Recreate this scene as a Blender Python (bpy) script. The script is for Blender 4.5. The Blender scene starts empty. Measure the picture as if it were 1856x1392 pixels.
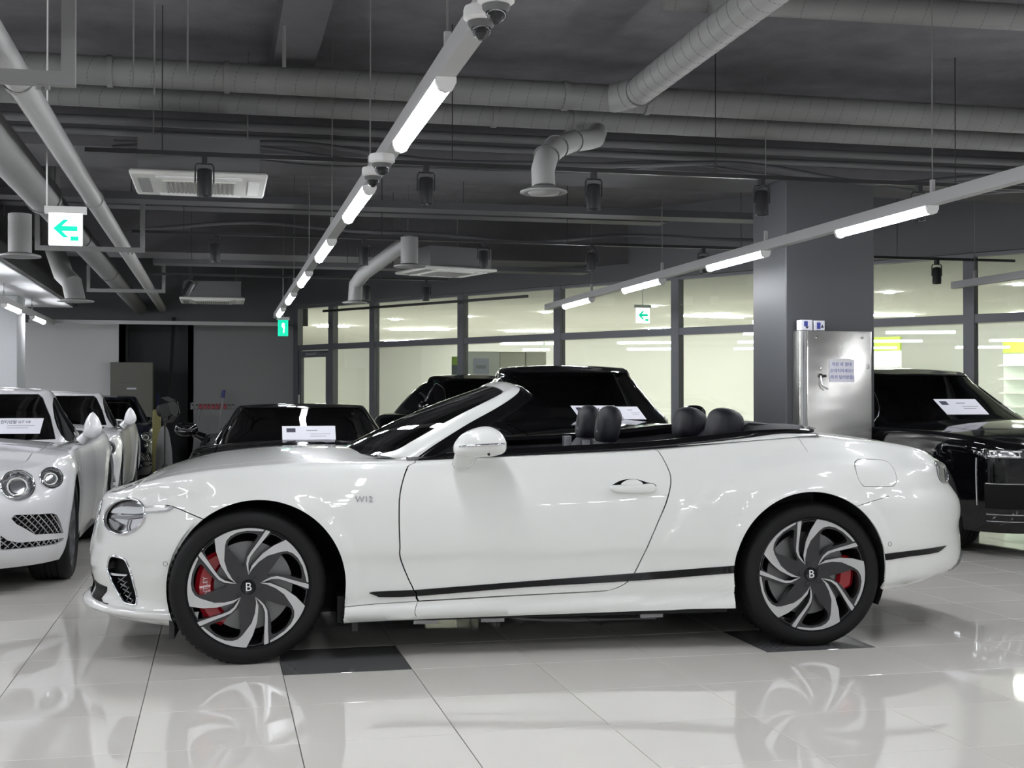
import bpy, bmesh, math, random
import numpy as np
from mathutils import Vector, Matrix
from mathutils.geometry import delaunay_2d_cdt

random.seed(7)
SC = bpy.context.scene
COL = SC.collection
R = math.radians
PI = math.pi

# ------------------------------------------------------------------ camera
CAM_H = 1.2742
YAW, PITCH, FPX = R(12.873), R(0.664), 2324.3
cam_d = bpy.data.cameras.new('camera')
cam_d.sensor_width = 36.0
cam_d.lens = FPX / 1856.0 * 36.0
cam_d.clip_start, cam_d.clip_end = 0.05, 200
cam = bpy.data.objects.new('camera', cam_d)
COL.objects.link(cam)
cam.location = (0, 0, CAM_H)
cam.rotation_euler = (R(90) + PITCH, 0, -YAW)
SC.camera = cam

# ------------------------------------------------------------------ world, exposure
w = bpy.data.worlds.new('world')
SC.world = w
w.use_nodes = True
w.node_tree.nodes['Background'].inputs[0].default_value = (0.55, 0.6, 0.65, 1)
w.node_tree.nodes['Background'].inputs[1].default_value = 0.02
SC.view_settings.view_transform = 'Standard'
SC.view_settings.look = 'None'
SC.view_settings.exposure = 0.0
SC.view_settings.gamma = 1.0
SC.view_settings.use_curve_mapping = False
try:
    SC.cycles.use_denoising = True
    SC.cycles.max_bounces = 10
    SC.cycles.diffuse_bounces = 4
    SC.cycles.glossy_bounces = 5
    SC.cycles.transparent_max_bounces = 16
    SC.cycles.sample_clamp_indirect = 6.0
    SC.cycles.caustics_reflective = False
    SC.cycles.caustics_refractive = False
except Exception:
    pass
LAMP_W = 77.0        # strength of the tube lamps in the car hall
HALL_W = 265.0        # strength of the lamps in the corridor behind the glass

# ------------------------------------------------------------------ helpers
_f = Vector((math.sin(YAW) * math.cos(PITCH), math.cos(YAW) * math.cos(PITCH), math.sin(PITCH)))
_r = Vector((math.cos(YAW), -math.sin(YAW), 0))
_u = _r.cross(_f)
def ray(px, py):
    return _f + _r * ((px - 928) / FPX) - _u * ((py - 696) / FPX)
def atz(px, py, z):                      # where the sight line meets the height z
    v = ray(px, py)
    return Vector((0, 0, CAM_H)) + v * ((z - CAM_H) / v.z)
def aty(px, py, y):                      # where the sight line meets the depth y
    v = ray(px, py)
    return Vector((0, 0, CAM_H)) + v * (y / v.y)

MATS = {}
def mat(name, color=(0.5, 0.5, 0.5), rough=0.5, metal=0.0, coat=0.0, emit=None, strength=0.0, spec=0.5, ior=1.5,
        noise=0.0, nscale=8.0, bump=0.0, bscale=40.0, tint=None, alpha=None, aniso=0.0):
    if name in MATS:
        return MATS[name]
    m = bpy.data.materials.new(name)
    m.use_nodes = True
    nt = m.node_tree
    b = nt.nodes['Principled BSDF']
    def put(k, v):
        if k in b.inputs:
            b.inputs[k].default_value = v
    put('Base Color', (*color, 1))
    put('Roughness', rough)
    put('Metallic', metal)
    put('Coat Weight', coat)
    put('Coat Roughness', 0.02)
    put('Specular IOR Level', spec)
    put('IOR', ior)
    put('Anisotropic', aniso)
    if emit is not None:
        put('Emission Color', (*emit, 1))
        put('Emission Strength', strength)
    if noise > 0:
        tc = nt.nodes.new('ShaderNodeTexCoord')
        n = nt.nodes.new('ShaderNodeTexNoise')
        n.inputs['Scale'].default_value = nscale
        n.inputs['Detail'].default_value = 6
        n.inputs['Roughness'].default_value = 0.65
        nt.links.new(tc.outputs['Object'], n.inputs['Vector'])
        mx = nt.nodes.new('ShaderNodeMix')
        mx.data_type = 'RGBA'
        c2 = tint if tint else tuple(c * 0.45 for c in color)
        mx.inputs['A'].default_value = (*[min(1, c * (1 + noise * 0.5)) for c in color], 1)
        mx.inputs['B'].default_value = (*c2, 1)
        mr = nt.nodes.new('ShaderNodeMapRange')
        mr.inputs['From Min'].default_value = 0.35
        mr.inputs['From Max'].default_value = 0.75
        mr.inputs['To Max'].default_value = noise
        nt.links.new(n.outputs['Fac'], mr.inputs['Value'])
        nt.links.new(mr.outputs['Result'], mx.inputs['Factor'])
        nt.links.new(mx.outputs['Result'], b.inputs['Base Color'])
    if bump > 0:
        tc = nt.nodes.new('ShaderNodeTexCoord')
        n = nt.nodes.new('ShaderNodeTexNoise')
        n.inputs['Scale'].default_value = bscale
        n.inputs['Detail'].default_value = 4
        nt.links.new(tc.outputs['Object'], n.inputs['Vector'])
        bp = nt.nodes.new('ShaderNodeBump')
        bp.inputs['Strength'].default_value = bump
        bp.inputs['Distance'].default_value = 0.02
        nt.links.new(n.outputs['Fac'], bp.inputs['Height'])
        nt.links.new(bp.outputs['Normal'], b.inputs['Normal'])
    MATS[name] = m
    return m

def glass_mat(name, tint=(0.9, 0.95, 0.93), refl=1.0, dark=0.0):
    """thin pane: see-through with a mirror reflection that grows at grazing angles"""
    if name in MATS:
        return MATS[name]
    m = bpy.data.materials.new(name)
    m.use_nodes = True
    nt = m.node_tree
    nt.nodes.clear()
    out = nt.nodes.new('ShaderNodeOutputMaterial')
    tr = nt.nodes.new('ShaderNodeBsdfTransparent')
    tr.inputs['Color'].default_value = (*tint, 1)
    gl = nt.nodes.new('ShaderNodeBsdfGlossy')
    gl.inputs['Roughness'].default_value = 0.01
    gl.inputs['Color'].default_value = (refl, refl, refl, 1)
    lw = nt.nodes.new('ShaderNodeLayerWeight')
    lw.inputs['Blend'].default_value = 0.5
    pw = nt.nodes.new('ShaderNodeMath'); pw.operation = 'POWER'; pw.inputs[1].default_value = 5.0
    fr = nt.nodes.new('ShaderNodeMath'); fr.operation = 'MULTIPLY_ADD'
    fr.inputs[1].default_value = 0.96; fr.inputs[2].default_value = 0.04
    nt.links.new(lw.outputs['Facing'], pw.inputs[0])
    nt.links.new(pw.outputs[0], fr.inputs[0])
    mx = nt.nodes.new('ShaderNodeMixShader')
    nt.links.new(fr.outputs[0], mx.inputs[0])
    nt.links.new(tr.outputs[0], mx.inputs[1])
    nt.links.new(gl.outputs[0], mx.inputs[2])
    nt.links.new(mx.outputs[0], out.inputs[0])
    MATS[name] = m
    return m

def tag(o, label=None, cat=None, group=None, kind=None):
    if label: o['label'] = label
    if cat: o['category'] = cat
    if group: o['group'] = group
    if kind: o['kind'] = kind
    return o
def empty(name, loc=(0, 0, 0), rz=0.0):
    o = bpy.data.objects.new(name, None)
    COL.objects.link(o)
    o.location = loc
    o.rotation_euler = (0, 0, rz)
    o.empty_display_size = 0.1
    return o
def link(name, me, parent=None):
    o = bpy.data.objects.new(name, me)
    COL.objects.link(o)
    if parent is not None:
        o.parent = parent
    return o
def copy_tree(o, parent=None):
    c = o.copy()
    COL.objects.link(c)
    if parent is not None:
        c.parent = parent
    for ch in list(o.children):
        copy_tree(ch, c)
    return c

def mesh(name, v, f, m=None, smooth=None, parent=None, kind=None):
    me = bpy.data.meshes.new(name)
    me.from_pydata([tuple(map(float, p)) for p in v], [], f)
    if m is not None:
        me.materials.append(MATS[m] if isinstance(m, str) else m)
    if smooth is not None:
        me.polygons.foreach_set('use_smooth', [True] * len(me.polygons))
        me.set_sharp_from_angle(angle=R(smooth))
    me.update()
    o = link(name, me, parent)
    if kind:
        o['kind'] = kind
    return o

class MB:
    def __init__(s): s.v, s.f = [], []
    def add(s, v, f):
        n = len(s.v)
        s.v += [tuple(p) for p in v]
        s.f += [tuple(i + n for i in q) for q in f]
        return s
    def box(s, x0, x1, y0, y1, z0, z1, M=None):
        v = [Vector((x, y, z)) for x in (x0, x1) for y in (y0, y1) for z in (z0, z1)]
        if M is not None: v = [M @ p for p in v]
        return s.add(v, [(0, 1, 3, 2), (4, 6, 7, 5), (0, 4, 5, 1), (2, 3, 7, 6), (0, 2, 6, 4), (1, 5, 7, 3)])
    def rbox(s, x0, x1, y0, y1, z0, z1, r, M=None, seg=1):
        bm = bmesh.new()
        bmesh.ops.create_cube(bm, size=1)
        for q in bm.verts:
            q.co = Vector((x0 + (q.co.x + .5) * (x1 - x0), y0 + (q.co.y + .5) * (y1 - y0), z0 + (q.co.z + .5) * (z1 - z0)))
        bmesh.ops.bevel(bm, geom=list(bm.edges), offset=r, segments=seg, profile=0.5, affect='EDGES')
        v = [(M @ q.co) if M is not None else q.co.copy() for q in bm.verts]
        f = [[q.index for q in p.verts] for p in bm.faces]
        bm.free()
        return s.add(v, f)
    def tube(s, pts, r, seg=8, cap=True):
        pts = [Vector(p) for p in pts]
        n = len(pts)
        rs = r if isinstance(r, (list, tuple)) else [r] * n
        t0 = (pts[1] - pts[0]).normalized()
        up = Vector((0, 0, 1)) if abs(t0.z) < 0.9 else Vector((1, 0, 0))
        a = t0.cross(up).normalized()
        v, f = [], []
        for i in range(n):
            if i == 0: t = t0
            elif i == n - 1: t = (pts[i] - pts[i - 1]).normalized()
            else: t = ((pts[i + 1] - pts[i]).normalized() + (pts[i] - pts[i - 1]).normalized()).normalized()
            a = (a - t * a.dot(t)).normalized()
            b = t.cross(a)
            for k in range(seg):
                q = 2 * PI * k / seg
                v.append(pts[i] + (a * math.cos(q) + b * math.sin(q)) * rs[i])
        for i in range(n - 1):
            for k in range(seg):
                k2 = (k + 1) % seg
                f.append((i * seg + k, i * seg + k2, (i + 1) * seg + k2, (i + 1) * seg + k))
        if cap:
            f.append(tuple(range(seg))[::-1])
            f.append(tuple((n - 1) * seg + k for k in range(seg)))
        return s.add(v, f)
    def lathe(s, prof, seg=32, M=None, closed=False, cap=False):
        """profile (r, z) turned about Z"""
        v, f = [], []
        n = len(prof)
        for r, z in prof:
            for k in range(seg):
                q = 2 * PI * k / seg
                v.append(Vector((r * math.cos(q), r * math.sin(q), z)))
        if M is not None: v = [M @ p for p in v]
        for i in range(n if closed else n - 1):
            j = (i + 1) % n
            for k in range(seg):
                k2 = (k + 1) % seg
                f.append((i * seg + k, i * seg + k2, j * seg + k2, j * seg + k))
        if cap:
            if prof[0][0] > 1e-6: f.append(tuple(range(seg))[::-1])
            if prof[-1][0] > 1e-6: f.append(tuple((n - 1) * seg + k for k in range(seg)))
        return s.add(v, f)
    def prism(s, poly, z0, z1, M=None):
        n = len(poly)
        v = [Vector((x, y, z0)) for x, y in poly] + [Vector((x, y, z1)) for x, y in poly]
        if M is not None: v = [M @ p for p in v]
        f = [tuple(range(n))[::-1], tuple(range(n, 2 * n))]
        f += [(i, (i + 1) % n, n + (i + 1) % n, n + i) for i in range(n)]
        return s.add(v, f)
    def build(s, name, m, parent=None, smooth=None, kind=None):
        return mesh(name, s.v, s.f, m, smooth, parent, kind)

def frame(o, x, z):                      # matrix with origin o, local x and z axes given
    x = Vector(x).normalized(); z = Vector(z).normalized()
    y = z.cross(x).normalized(); x = y.cross(z)
    M = Matrix.Identity(4)
    for i, a in enumerate((x, y, z)):
        M[0][i], M[1][i], M[2][i] = a
    M.translation = Vector(o)
    return M

def text_mesh(name, body, size, M, m, parent=None, depth=0.0005, align='CENTER', kind=None):
    cu = bpy.data.curves.new(name, 'FONT')
    cu.body = body
    cu.size = size
    cu.extrude = depth
    cu.align_x = align
    cu.align_y = 'CENTER'
    cu.resolution_u = 3
    t = bpy.data.objects.new(name, cu)
    COL.objects.link(t)
    bpy.context.view_layer.update()
    me = bpy.data.meshes.new_from_object(t.evaluated_get(bpy.context.evaluated_depsgraph_get()))
    bpy.data.objects.remove(t)
    bpy.data.curves.remove(cu)
    me.name = name
    me.transform(M)
    me.materials.clear()
    me.materials.append(MATS[m])
    return link(name, me, parent)

# ------------------------------------------------------------------ materials
mat('ceiling_paint', (0.135, 0.130, 0.139), 0.85, noise=0.6, nscale=2.5, bump=0.25, bscale=60)
mat('beam_paint', (0.095, 0.093, 0.098), 0.8, noise=0.4, nscale=2.0, bump=0.15, bscale=50)
mat('duct_grey', (0.185, 0.185, 0.18), 0.55, noise=0.15, nscale=3)
mat('duct_dark', (0.12, 0.12, 0.12), 0.6)
mat('seam_dark', (0.10, 0.10, 0.10), 0.6)
mat('pipe_light', (0.30, 0.30, 0.29), 0.5)
mat('steel_angle', (0.17, 0.17, 0.165), 0.6)
mat('black_metal', (0.012, 0.012, 0.013), 0.4)
mat('black_matt', (0.01, 0.01, 0.01), 0.8)
mat('cable_grey', (0.07, 0.07, 0.075), 0.6)
mat('wall_grey', (0.42, 0.43, 0.44), 0.7, noise=0.1, nscale=1.2)
mat('wall_light', (0.70, 0.71, 0.72), 0.7)
mat('wall_lamp_pale', (0.86, 0.86, 0.86), 0.7)  # paler than the wall itself, brightness of close lamps put into the colour
mat('wall_dark', (0.10, 0.105, 0.11), 0.7)
mat('pillar_grey', (0.066, 0.069, 0.074), 0.45, noise=0.08, nscale=1.5)
mat('mullion', (0.12, 0.127, 0.14), 0.45)
mat('cream', (0.80, 0.80, 0.775), 0.7)
mat('hall_ceiling', (0.78, 0.775, 0.745), 0.8)
mat('hall_floor', (0.72, 0.70, 0.64), 0.15)
mat('white_plastic', (0.80, 0.80, 0.78), 0.4)
mat('trough_white', (0.46, 0.46, 0.46), 0.45)
mat('tube_glow', (0.9, 0.9, 0.9), 0.5, emit=(0.93, 0.95, 1.0), strength=LAMP_W)
mat('hall_glow', (0.9, 0.9, 0.9), 0.5, emit=(1.0, 0.98, 0.93), strength=HALL_W)
mat('sign_glow', (0.9, 0.9, 0.9), 0.5, emit=(0.95, 1.0, 0.97), strength=2.2)
mat('sign_green', (0.0, 0.5, 0.3), 0.5, emit=(0.0, 0.75, 0.45), strength=0.9)
mat('glass_clear', (0.9, 0.9, 0.9))
mat('chrome', (0.80, 0.81, 0.83), 0.06, metal=1.0)
mat('steel', (0.62, 0.61, 0.58), 0.17, metal=1.0)
mat('paper', (0.80, 0.80, 0.86), 0.7)
mat('ink', (0.03, 0.03, 0.06), 0.6)
mat('ink_blue', (0.05, 0.07, 0.35), 0.6)
mat('ink_grey', (0.35, 0.36, 0.40), 0.6)
# ------------------------------------------------------------------ the room
# floor: 0.6 m porcelain tiles; the near ones are built one by one, the far ones follow as pattern
TX, TY, TS = -1.5134 * 0.6, 8.0195 * 0.6, 0.6
I0, I1, J0, J1 = -2, 16, -2, 14
def tile_floor_mat():
    m = bpy.data.materials.new('tile_far'); m.use_nodes = True
    nt = m.node_tree; b = nt.nodes['Principled BSDF']
    tc = nt.nodes.new('ShaderNodeTexCoord')
    mp = nt.nodes.new('ShaderNodeMapping')
    mp.inputs['Location'].default_value = (-TX / TS, -TY / TS, 0)
    mp.inputs['Scale'].default_value = (1 / TS, 1 / TS, 1)
    br = nt.nodes.new('ShaderNodeTexBrick')
    br.offset = 0.0
    br.inputs['Scale'].default_value = 1.0
    br.inputs['Mortar Size'].default_value = 0.003
    br.inputs['Brick Width'].default_value = 1.0
    br.inputs['Row Height'].default_value = 1.0
    br.inputs['Color1'].default_value = (0.70, 0.68, 0.63, 1)
    br.inputs['Color2'].default_value = (0.67, 0.65, 0.61, 1)
    br.inputs['Mortar'].default_value = (0.25, 0.24, 0.22, 1)
    nt.links.new(tc.outputs['Object'], mp.inputs['Vector'])
    nt.links.new(mp.outputs['Vector'], br.inputs['Vector'])
    nt.links.new(br.outputs['Color'], b.inputs['Base Color'])
    b.inputs['Roughness'].default_value = 0.07
    MATS['tile_far'] = m
tile_floor_mat()
def tile_mat(name, c, var):
    m = bpy.data.materials.new(name); m.use_nodes = True
    nt = m.node_tree; b = nt.nodes['Principled BSDF']
    oi = nt.nodes.new('ShaderNodeObjectInfo')
    mx = nt.nodes.new('ShaderNodeMix'); mx.data_type = 'RGBA'
    ca = [q for q in mx.inputs if q.type == 'RGBA']
    ca[0].default_value = (*[q * (1 - var) for q in c], 1)
    ca[1].default_value = (*[q * (1 + var) for q in c], 1)
    nt.links.new(oi.outputs['Random'], mx.inputs[0])
    nt.links.new([q for q in mx.outputs if q.type == 'RGBA'][0], b.inputs['Base Color'])
    b.inputs['Roughness'].default_value = 0.035
    tc = nt.nodes.new('ShaderNodeTexCoord')
    n = nt.nodes.new('ShaderNodeTexNoise'); n.inputs['Scale'].default_value = 2.2
    nt.links.new(tc.outputs['Object'], n.inputs['Vector'])
    bp = nt.nodes.new('ShaderNodeBump'); bp.inputs['Strength'].default_value = 0.02; bp.inputs['Distance'].default_value = 0.02
    nt.links.new(n.outputs['Fac'], bp.inputs['Height']); nt.links.new(bp.outputs['Normal'], b.inputs['Normal'])
    MATS[name] = m
tile_mat('tile_light', (0.70, 0.68, 0.63), 0.035)
tile_mat('tile_dark', (0.13, 0.13, 0.13), 0.03)
mat('grout', (0.16, 0.155, 0.15), 0.9)
XL, XR, YN, YB = -9.5, 30.0, -17.5, 48.0
tx0, tx1, ty0, ty1 = TX + I0 * TS, TX + I1 * TS, TY + J0 * TS, TY + J1 * TS
mb = MB()
for a in ((XL, tx0, YN, YB), (tx1, XR, YN, YB), (tx0, tx1, YN, ty0), (tx0, tx1, ty1, YB)):
    mb.box(a[0], a[1], a[2], a[3], -0.12, 0.0)
floor = mb.build('floor', 'tile_far', kind='structure')
MB().box(tx0, tx1, ty0, ty1, -0.12, -0.008).build('tile_bed', 'grout', floor)
tb = MB(); g = 0.0016
b2 = 0.0012
tb.add([(g, g, -0.008), (TS - g, g, -0.008), (TS - g, TS - g, -0.008), (g, TS - g, -0.008),
        (g, g, -b2), (TS - g, g, -b2), (TS - g, TS - g, -b2), (g, TS - g, -b2),
        (g + b2, g + b2, 0), (TS - g - b2, g + b2, 0), (TS - g - b2, TS - g - b2, 0), (g + b2, TS - g - b2, 0)],
       [(0, 1, 5, 4), (1, 2, 6, 5), (2, 3, 7, 6), (3, 0, 4, 7), (4, 5, 9, 8), (5, 6, 10, 9), (6, 7, 11, 10), (7, 4, 8, 11), (8, 9, 10, 11)])
t0 = tb.build('tile', 'tile_light', floor)
tlight = t0.data
tdark = t0.data.copy(); tdark.materials.clear(); tdark.materials.append(MATS['tile_dark'])
first = True
for j in range(J0, J1):
    for i in range(I0, I1):
        dk = i in (-2, 2, 6) and j == 2
        if first: o = t0; first = False
        else:
            o = t0.copy(); COL.objects.link(o)
        o.data = tdark if dk else tlight
        o.location = (TX + i * TS, TY + j * TS, 0)

# glazed partition line
GA, GB = Vector((1.36, 24.0, 0)), Vector((15.95, 2.649, 0))
gd = (GB - GA).normalized(); gn = Vector((gd.y, -gd.x, 0))       # gn points away from the corridor, into the car hall
if gn.y > 0: gn = -gn
def GX(x): return (x - GA.x) / gd.x                               # length along the partition at a given X
CEIL = 3.95
# walls of the car hall
mat('wall_back_grey', (0.27, 0.275, 0.28), 0.75)
MB().box(-0.55, 1.36, 24.0, 24.2, 0, CEIL).box(-9.5, -1.65, 24.0, 24.2, 0, CEIL).box(-1.65, -0.55, 24.9, 25.1, 0, CEIL).box(-1.75, -1.65, 24.0, 25.1, 0, CEIL).box(-0.55, -0.45, 24.0, 25.1, 0, CEIL).build('wall_back', 'wall_back_grey', kind='structure')
MB().box(-9.7, -9.5, -17.5, 24.2, 0, CEIL).build('wall_left', 'wall_light', kind='structure')
MB().box(-9.7, 16.0, -17.7, -17.5, 0, CEIL).build('wall_near', 'wall_light', kind='structure')
MB().box(16.0, 16.2, -17.7, 2.6, 0, CEIL).build('wall_right', 'wall_light', kind='structure')
c_ = MB().box(-9.7, 16.2, -17.7, 26.0, CEIL, CEIL + 0.2).build('ceiling', 'ceiling_paint', kind='structure')
# downstand beams (trim of the ceiling)
MB().box(-9.5, 13, 10.75, 11.75, 3.3, CEIL - .001).build('trim_1', 'beam_paint', kind='structure')
MB().box(0.38, 0.68, -17.5, 10.7, 3.72, CEIL - .001).build('trim_2', 'beam_paint', kind='structure')
MB().box(-9.5, 6.2, 17.4, 18.2, 3.2, CEIL - .001).build('trim_3', 'beam_paint', kind='structure')
# dark painted band on the upper back wall
MB().box(-9.49, 1.6, 23.93, 23.998, 2.62, CEIL - .001).build('trim_4', 'wall_dark', kind='structure')
# bulkhead over the glass partition
L = (GB - GA).length
Mg = frame(GA, gd, (0, 0, 1))
s_ = 1 if (Mg @ Vector((0, 1, 0)) - Mg.translation).dot(gn) > 0 else -1
def gbox(mb, a0, a1, d0, d1, z0, z1):     # a along the partition, d towards the car hall
    y0, y1 = sorted((s_ * d0, s_ * d1))
    return mb.box(a0, a1, y0, y1, z0, z1, Mg)
gbox(MB(), -0.3, L, -0.12, 0.16, 2.97, CEIL - .001).build('trim_5', 'wall_dark', kind='structure')
# square pillars
def pillar(name, x0, x1, y0, y1, z1=3.3, m='pillar_grey'):
    o = MB().rbox(x0, x1, y0, y1, 0, z1, 0.008).build(name, m, kind='structure')
    return o
pl = pillar('wall_pillar', 5.05, 5.935, 10.86, 11.6)
pillar('wall_pillar_2', -3.55, -2.75, 19.0, 19.75, 2.724, 'wall_grey')
pillar('wall_pillar_3', -3.4, -2.6, 3.0, 3.8)
# light grey left part of the back wall, nearby lamp light put into its colour
MB().box(-4.6, -1.75, 23.90, 23.93, 0, 2.62).build('trim_6', 'wall_lamp_pale', kind='structure')
# dark sheet across the back of the niche
MB().box(-1.64, -0.56, 24.86, 24.9, 0, 2.9).build('trim_7', 'wall_dark', kind='structure')
# lowered soffit with pale panels on the left
sof = MB().box(-6.2, -2.2, 10.6, 21.4, 2.74, 3.19).build('trim_8', 'black_matt', kind='structure')
for k in range(8):
    MB().box(-6.15, -2.27, 10.65 + k * 1.35, 10.65 + k * 1.35 + 1.33, 2.725, 2.74).build('panel', 'wall_light', sof)

# ------------------------------------------------------------------ glass partition and the corridor behind it
glass_mat('pane', (0.93, 0.97, 0.93))
win = empty('window_1', GA); win['kind'] = 'structure'
Minv = Matrix.Translation(-GA)
def gpart(name, mb, m, parent=win):
    mb.v = [Minv @ Vector(p) for p in mb.v]
    return mb.build(name, m, parent)
mx = [GX(x) for x in (1.42, 1.99, 2.62, 3.84, 5.0, 6.22, 7.40, 8.58, 9.75, 10.95, 12.15, 13.35, 14.55, 15.75)]
for k, a in enumerate(mx):
    gpart('mullion', gbox(MB(), a - 0.065, a + 0.065, -0.06, 0.06, 0, 2.97), 'mullion')
for k in range(len(mx) - 1):
    a0, a1 = mx[k] + 0.065, mx[k + 1] - 0.065
    gpart('transom', gbox(MB(), a0, a1, -0.05, 0.05, 2.16, 2.26), 'mullion')
    gpart('head_rail', gbox(MB(), a0, a1, -0.05, 0.05, 2.93, 2.97), 'mullion')
    gpart('sill_rail', gbox(MB(), a0, a1, -0.05, 0.05, 0.0, 0.1), 'mullion')
    gpart('pane', gbox(MB(), a0, a1, -0.006, 0.006, 2.26, 2.93), 'pane')
    if k > 0:
        gpart('pane', gbox(MB(), a0, a1, -0.006, 0.006, 0.1, 2.16), 'pane')
# glazed door in the first bay
d = empty('door_1', GA); d['kind'] = 'structure'
a0, a1 = mx[0] + 0.07, mx[1] - 0.07
gpart('door_frame', gbox(gbox(gbox(gbox(MB(), a0, a0 + .07, -.03, .03, .02, 2.15), a1 - .1, a1, -.03, .03, .02, 2.15), a0 + .07, a1 - .1, -.03, .03, 2.03, 2.15), a0 + .07, a1 - .1, -.03, .03, .02, .12), 'mullion', d)
gpart('pane', gbox(MB(), a0 + .07, a1 - .1, -.005, .005, .12, 2.03), 'pane', d)
gpart('door_closer', gbox(gbox(MB(), a0 + .25, a0 + .55, .03, .08, 2.06, 2.11), a0 + .5, a0 + .85, .05, .065, 2.11, 2.125), 'chrome', d)
gpart('door_handle', gbox(MB(), a0 + .02, a0 + .05, .05, .08, .9, 1.35), 'chrome', d)

def hall_pt(a, dd, z): return Mg @ Vector((a, s_ * dd, z))
def hbox(name, a0, a1, d0, d1, z0, z1, m, **k):
    return gbox(MB(), a0, a1, d0, d1, z0, z1).build(name, m, **k)
hbox('wall_corridor_ceiling', -14, L + 1, -14, -0.12, 2.975, 3.06, 'hall_ceiling', kind='structure')
hbox('wall_corridor_far', -14, L + 1, -14.1, -14, 0, 2.975, 'cream', kind='structure')
hbox('wall_corridor_end', -14.1, -14, -14.1, -.3, 0, 2.975, 'cream', kind='structure')
hbox('wall_corridor_side', -14, -.35, -0.4, -.3, 0, 2.975, 'cream', kind='structure')
hbox('wall_corridor_close', L + 1, L + 1.1, -14.1, -.3, 0, 2.975, 'cream', kind='structure')
# lamps of the corridor
GL = 'lamps on the corridor ceiling'
def hall_tube(p, q):
    p, q = atz(p[0], p[1], 2.95), atz(q[0], q[1], 2.95)
    M2 = frame(p, q - p, (0, 0, 1))
    o = MB().box(0, (q - p).length, -.035, .035, -.01, .024, M2).build('ceiling_lamp', 'hall_glow')
    tag(o, 'slim glowing strip lamp on the pale ceiling behind the glass', 'lamp', GL)
def hall_spot(px, py):
    p = atz(px, py, 2.955)
    o = MB().lathe([(0.085, 0.02), (0.085, 0), (0.001, -0.006)], 20, Matrix.Translation(p)).build('downlight', 'hall_glow', smooth=40)
    tag(o, 'round glowing downlight in the pale ceiling behind the glass', 'downlight', 'round downlights behind the glass')
for p, q in (((575, 592), (632, 592)), ((709, 598), (814, 597.5)), ((698, 619), (790, 617)), ((917, 601), (1011, 601)), ((1240, 573), (1346, 576)), ((1175, 597), (1226, 597)), ((1245, 597), (1280, 597)),
             ((1500, 573), (1657, 572)), ((1690, 600), (1742, 599)), ((1585, 615), (1686, 615)), ((1838, 569), (1930, 568)), ((1762, 599), (1800, 599))):
    hall_tube(p, q)
for p in ((590, 590), (716, 580), (848, 575), (990, 567), (1183, 556), (1303, 570), (1612, 531), (1847, 517), (1500, 545)):
    hall_spot(*p)
# ------------------------------------------------------------------ tube lamps on suspended troughs
TZ = 2.47
def trough(x, y0, y1, label):
    t = empty('light_trough', (x, y0, TZ))
    tag(t, label, 'lamp trough', 'suspended lamp troughs')
    n = max(1, round((y1 - y0) / 2.48))
    MB().box(-0.035, 0.035, 0, y1 - y0, 0.0, 0.075).build('channel', 'trough_white', t)
    y = 0.82
    while y < y1 - y0:
        MB().tube([(0, y, 0.075), (0, y, CEIL - TZ)], 0.004, 5).build('hanger_wire', 'steel_angle', t)
        MB().box(-0.012, 0.012, y - .012, y + .012, 0.075, 0.16).build('wire_grip', 'trough_white', t)
        y += 2.48
    return t
def tube_lamp(x, y, label, group):
    t = empty('tube_lamp', (x, y, TZ))
    tag(t, label, 'lamp', group)
    v, f = [], []
    prof = [(-.034, 0), (-.034, -.018), (-.022, -.042), (0, -.05), (.022, -.042), (.034, -.018), (.034, 0)]
    def ex(y0, y1, nm, m, s=1.0):
        n = len(prof)
        vv = [(p * s, y0, q * s) for p, q in prof] + [(p * s, y1, q * s) for p, q in prof]
        ff = [(i, i + 1, n + i + 1, n + i) for i in range(n - 1)] + [tuple(range(n))[::-1], tuple(range(n, 2 * n)), (n - 1, 0, n, 2 * n - 1)]
        mesh(nm, vv, ff, m, parent=t)
    ex(0.03, 1.21, 'diffuser', 'tube_glow')
    ex(0.0, 0.03, 'end_cap', 'white_plastic', 1.12)
    ex(1.21, 1.24, 'end_cap', 'white_plastic', 1.12)
    return t
rows = [4.68 + 2.48 * k for k in range(-8, 6)]
TR = {-6.10: 'white lamp trough hung beside the far left wall', -2.63: 'white lamp trough hung over the row of white coupes',
      0.82: 'white lamp trough running over the convertible to the exit sign', 4.30: 'white lamp trough passing the grey pillar towards the glass',
      7.78: 'white lamp trough hung to the right of the grey pillar'}
for x, lab in TR.items():
    y1 = {7.78: 12.5, 4.30: 16.7, 0.82: 19.3, -2.63: 21.9, -6.10: 21.9}[x]
    y1_in = y1
    trough(x, -16.0, y1, lab)
    ys = [y for y in rows + [4.68 + 2.48 * k for k in (6,)] if y + 1.24 < y1]
    if x == 4.30: ys = [y - 0.03 for y in ys]
    short = {-6.10: 'trough by the left wall', -2.63: 'trough over the white coupes', 0.82: 'trough over the convertible', 4.30: 'trough passing the pillar', 7.78: 'trough right of the pillar'}[x]
    for k, y in enumerate(ys):
        n_ = len(ys) - 1 - k
        nth = ['last', 'second to last', 'third to last', 'fourth to last', 'fifth to last', 'sixth to last', 'seventh to last', 'eighth to last', 'ninth to last', 'tenth to last', 'eleventh to last', 'twelfth to last', 'thirteenth to last', 'fourteenth to last', 'fifteenth to last', 'sixteenth to last'][n_]
        tube_lamp(x, y, 'glowing tube lamp, %s on the %s' % (nth, short), 'tube lamps on the ' + short)
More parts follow.
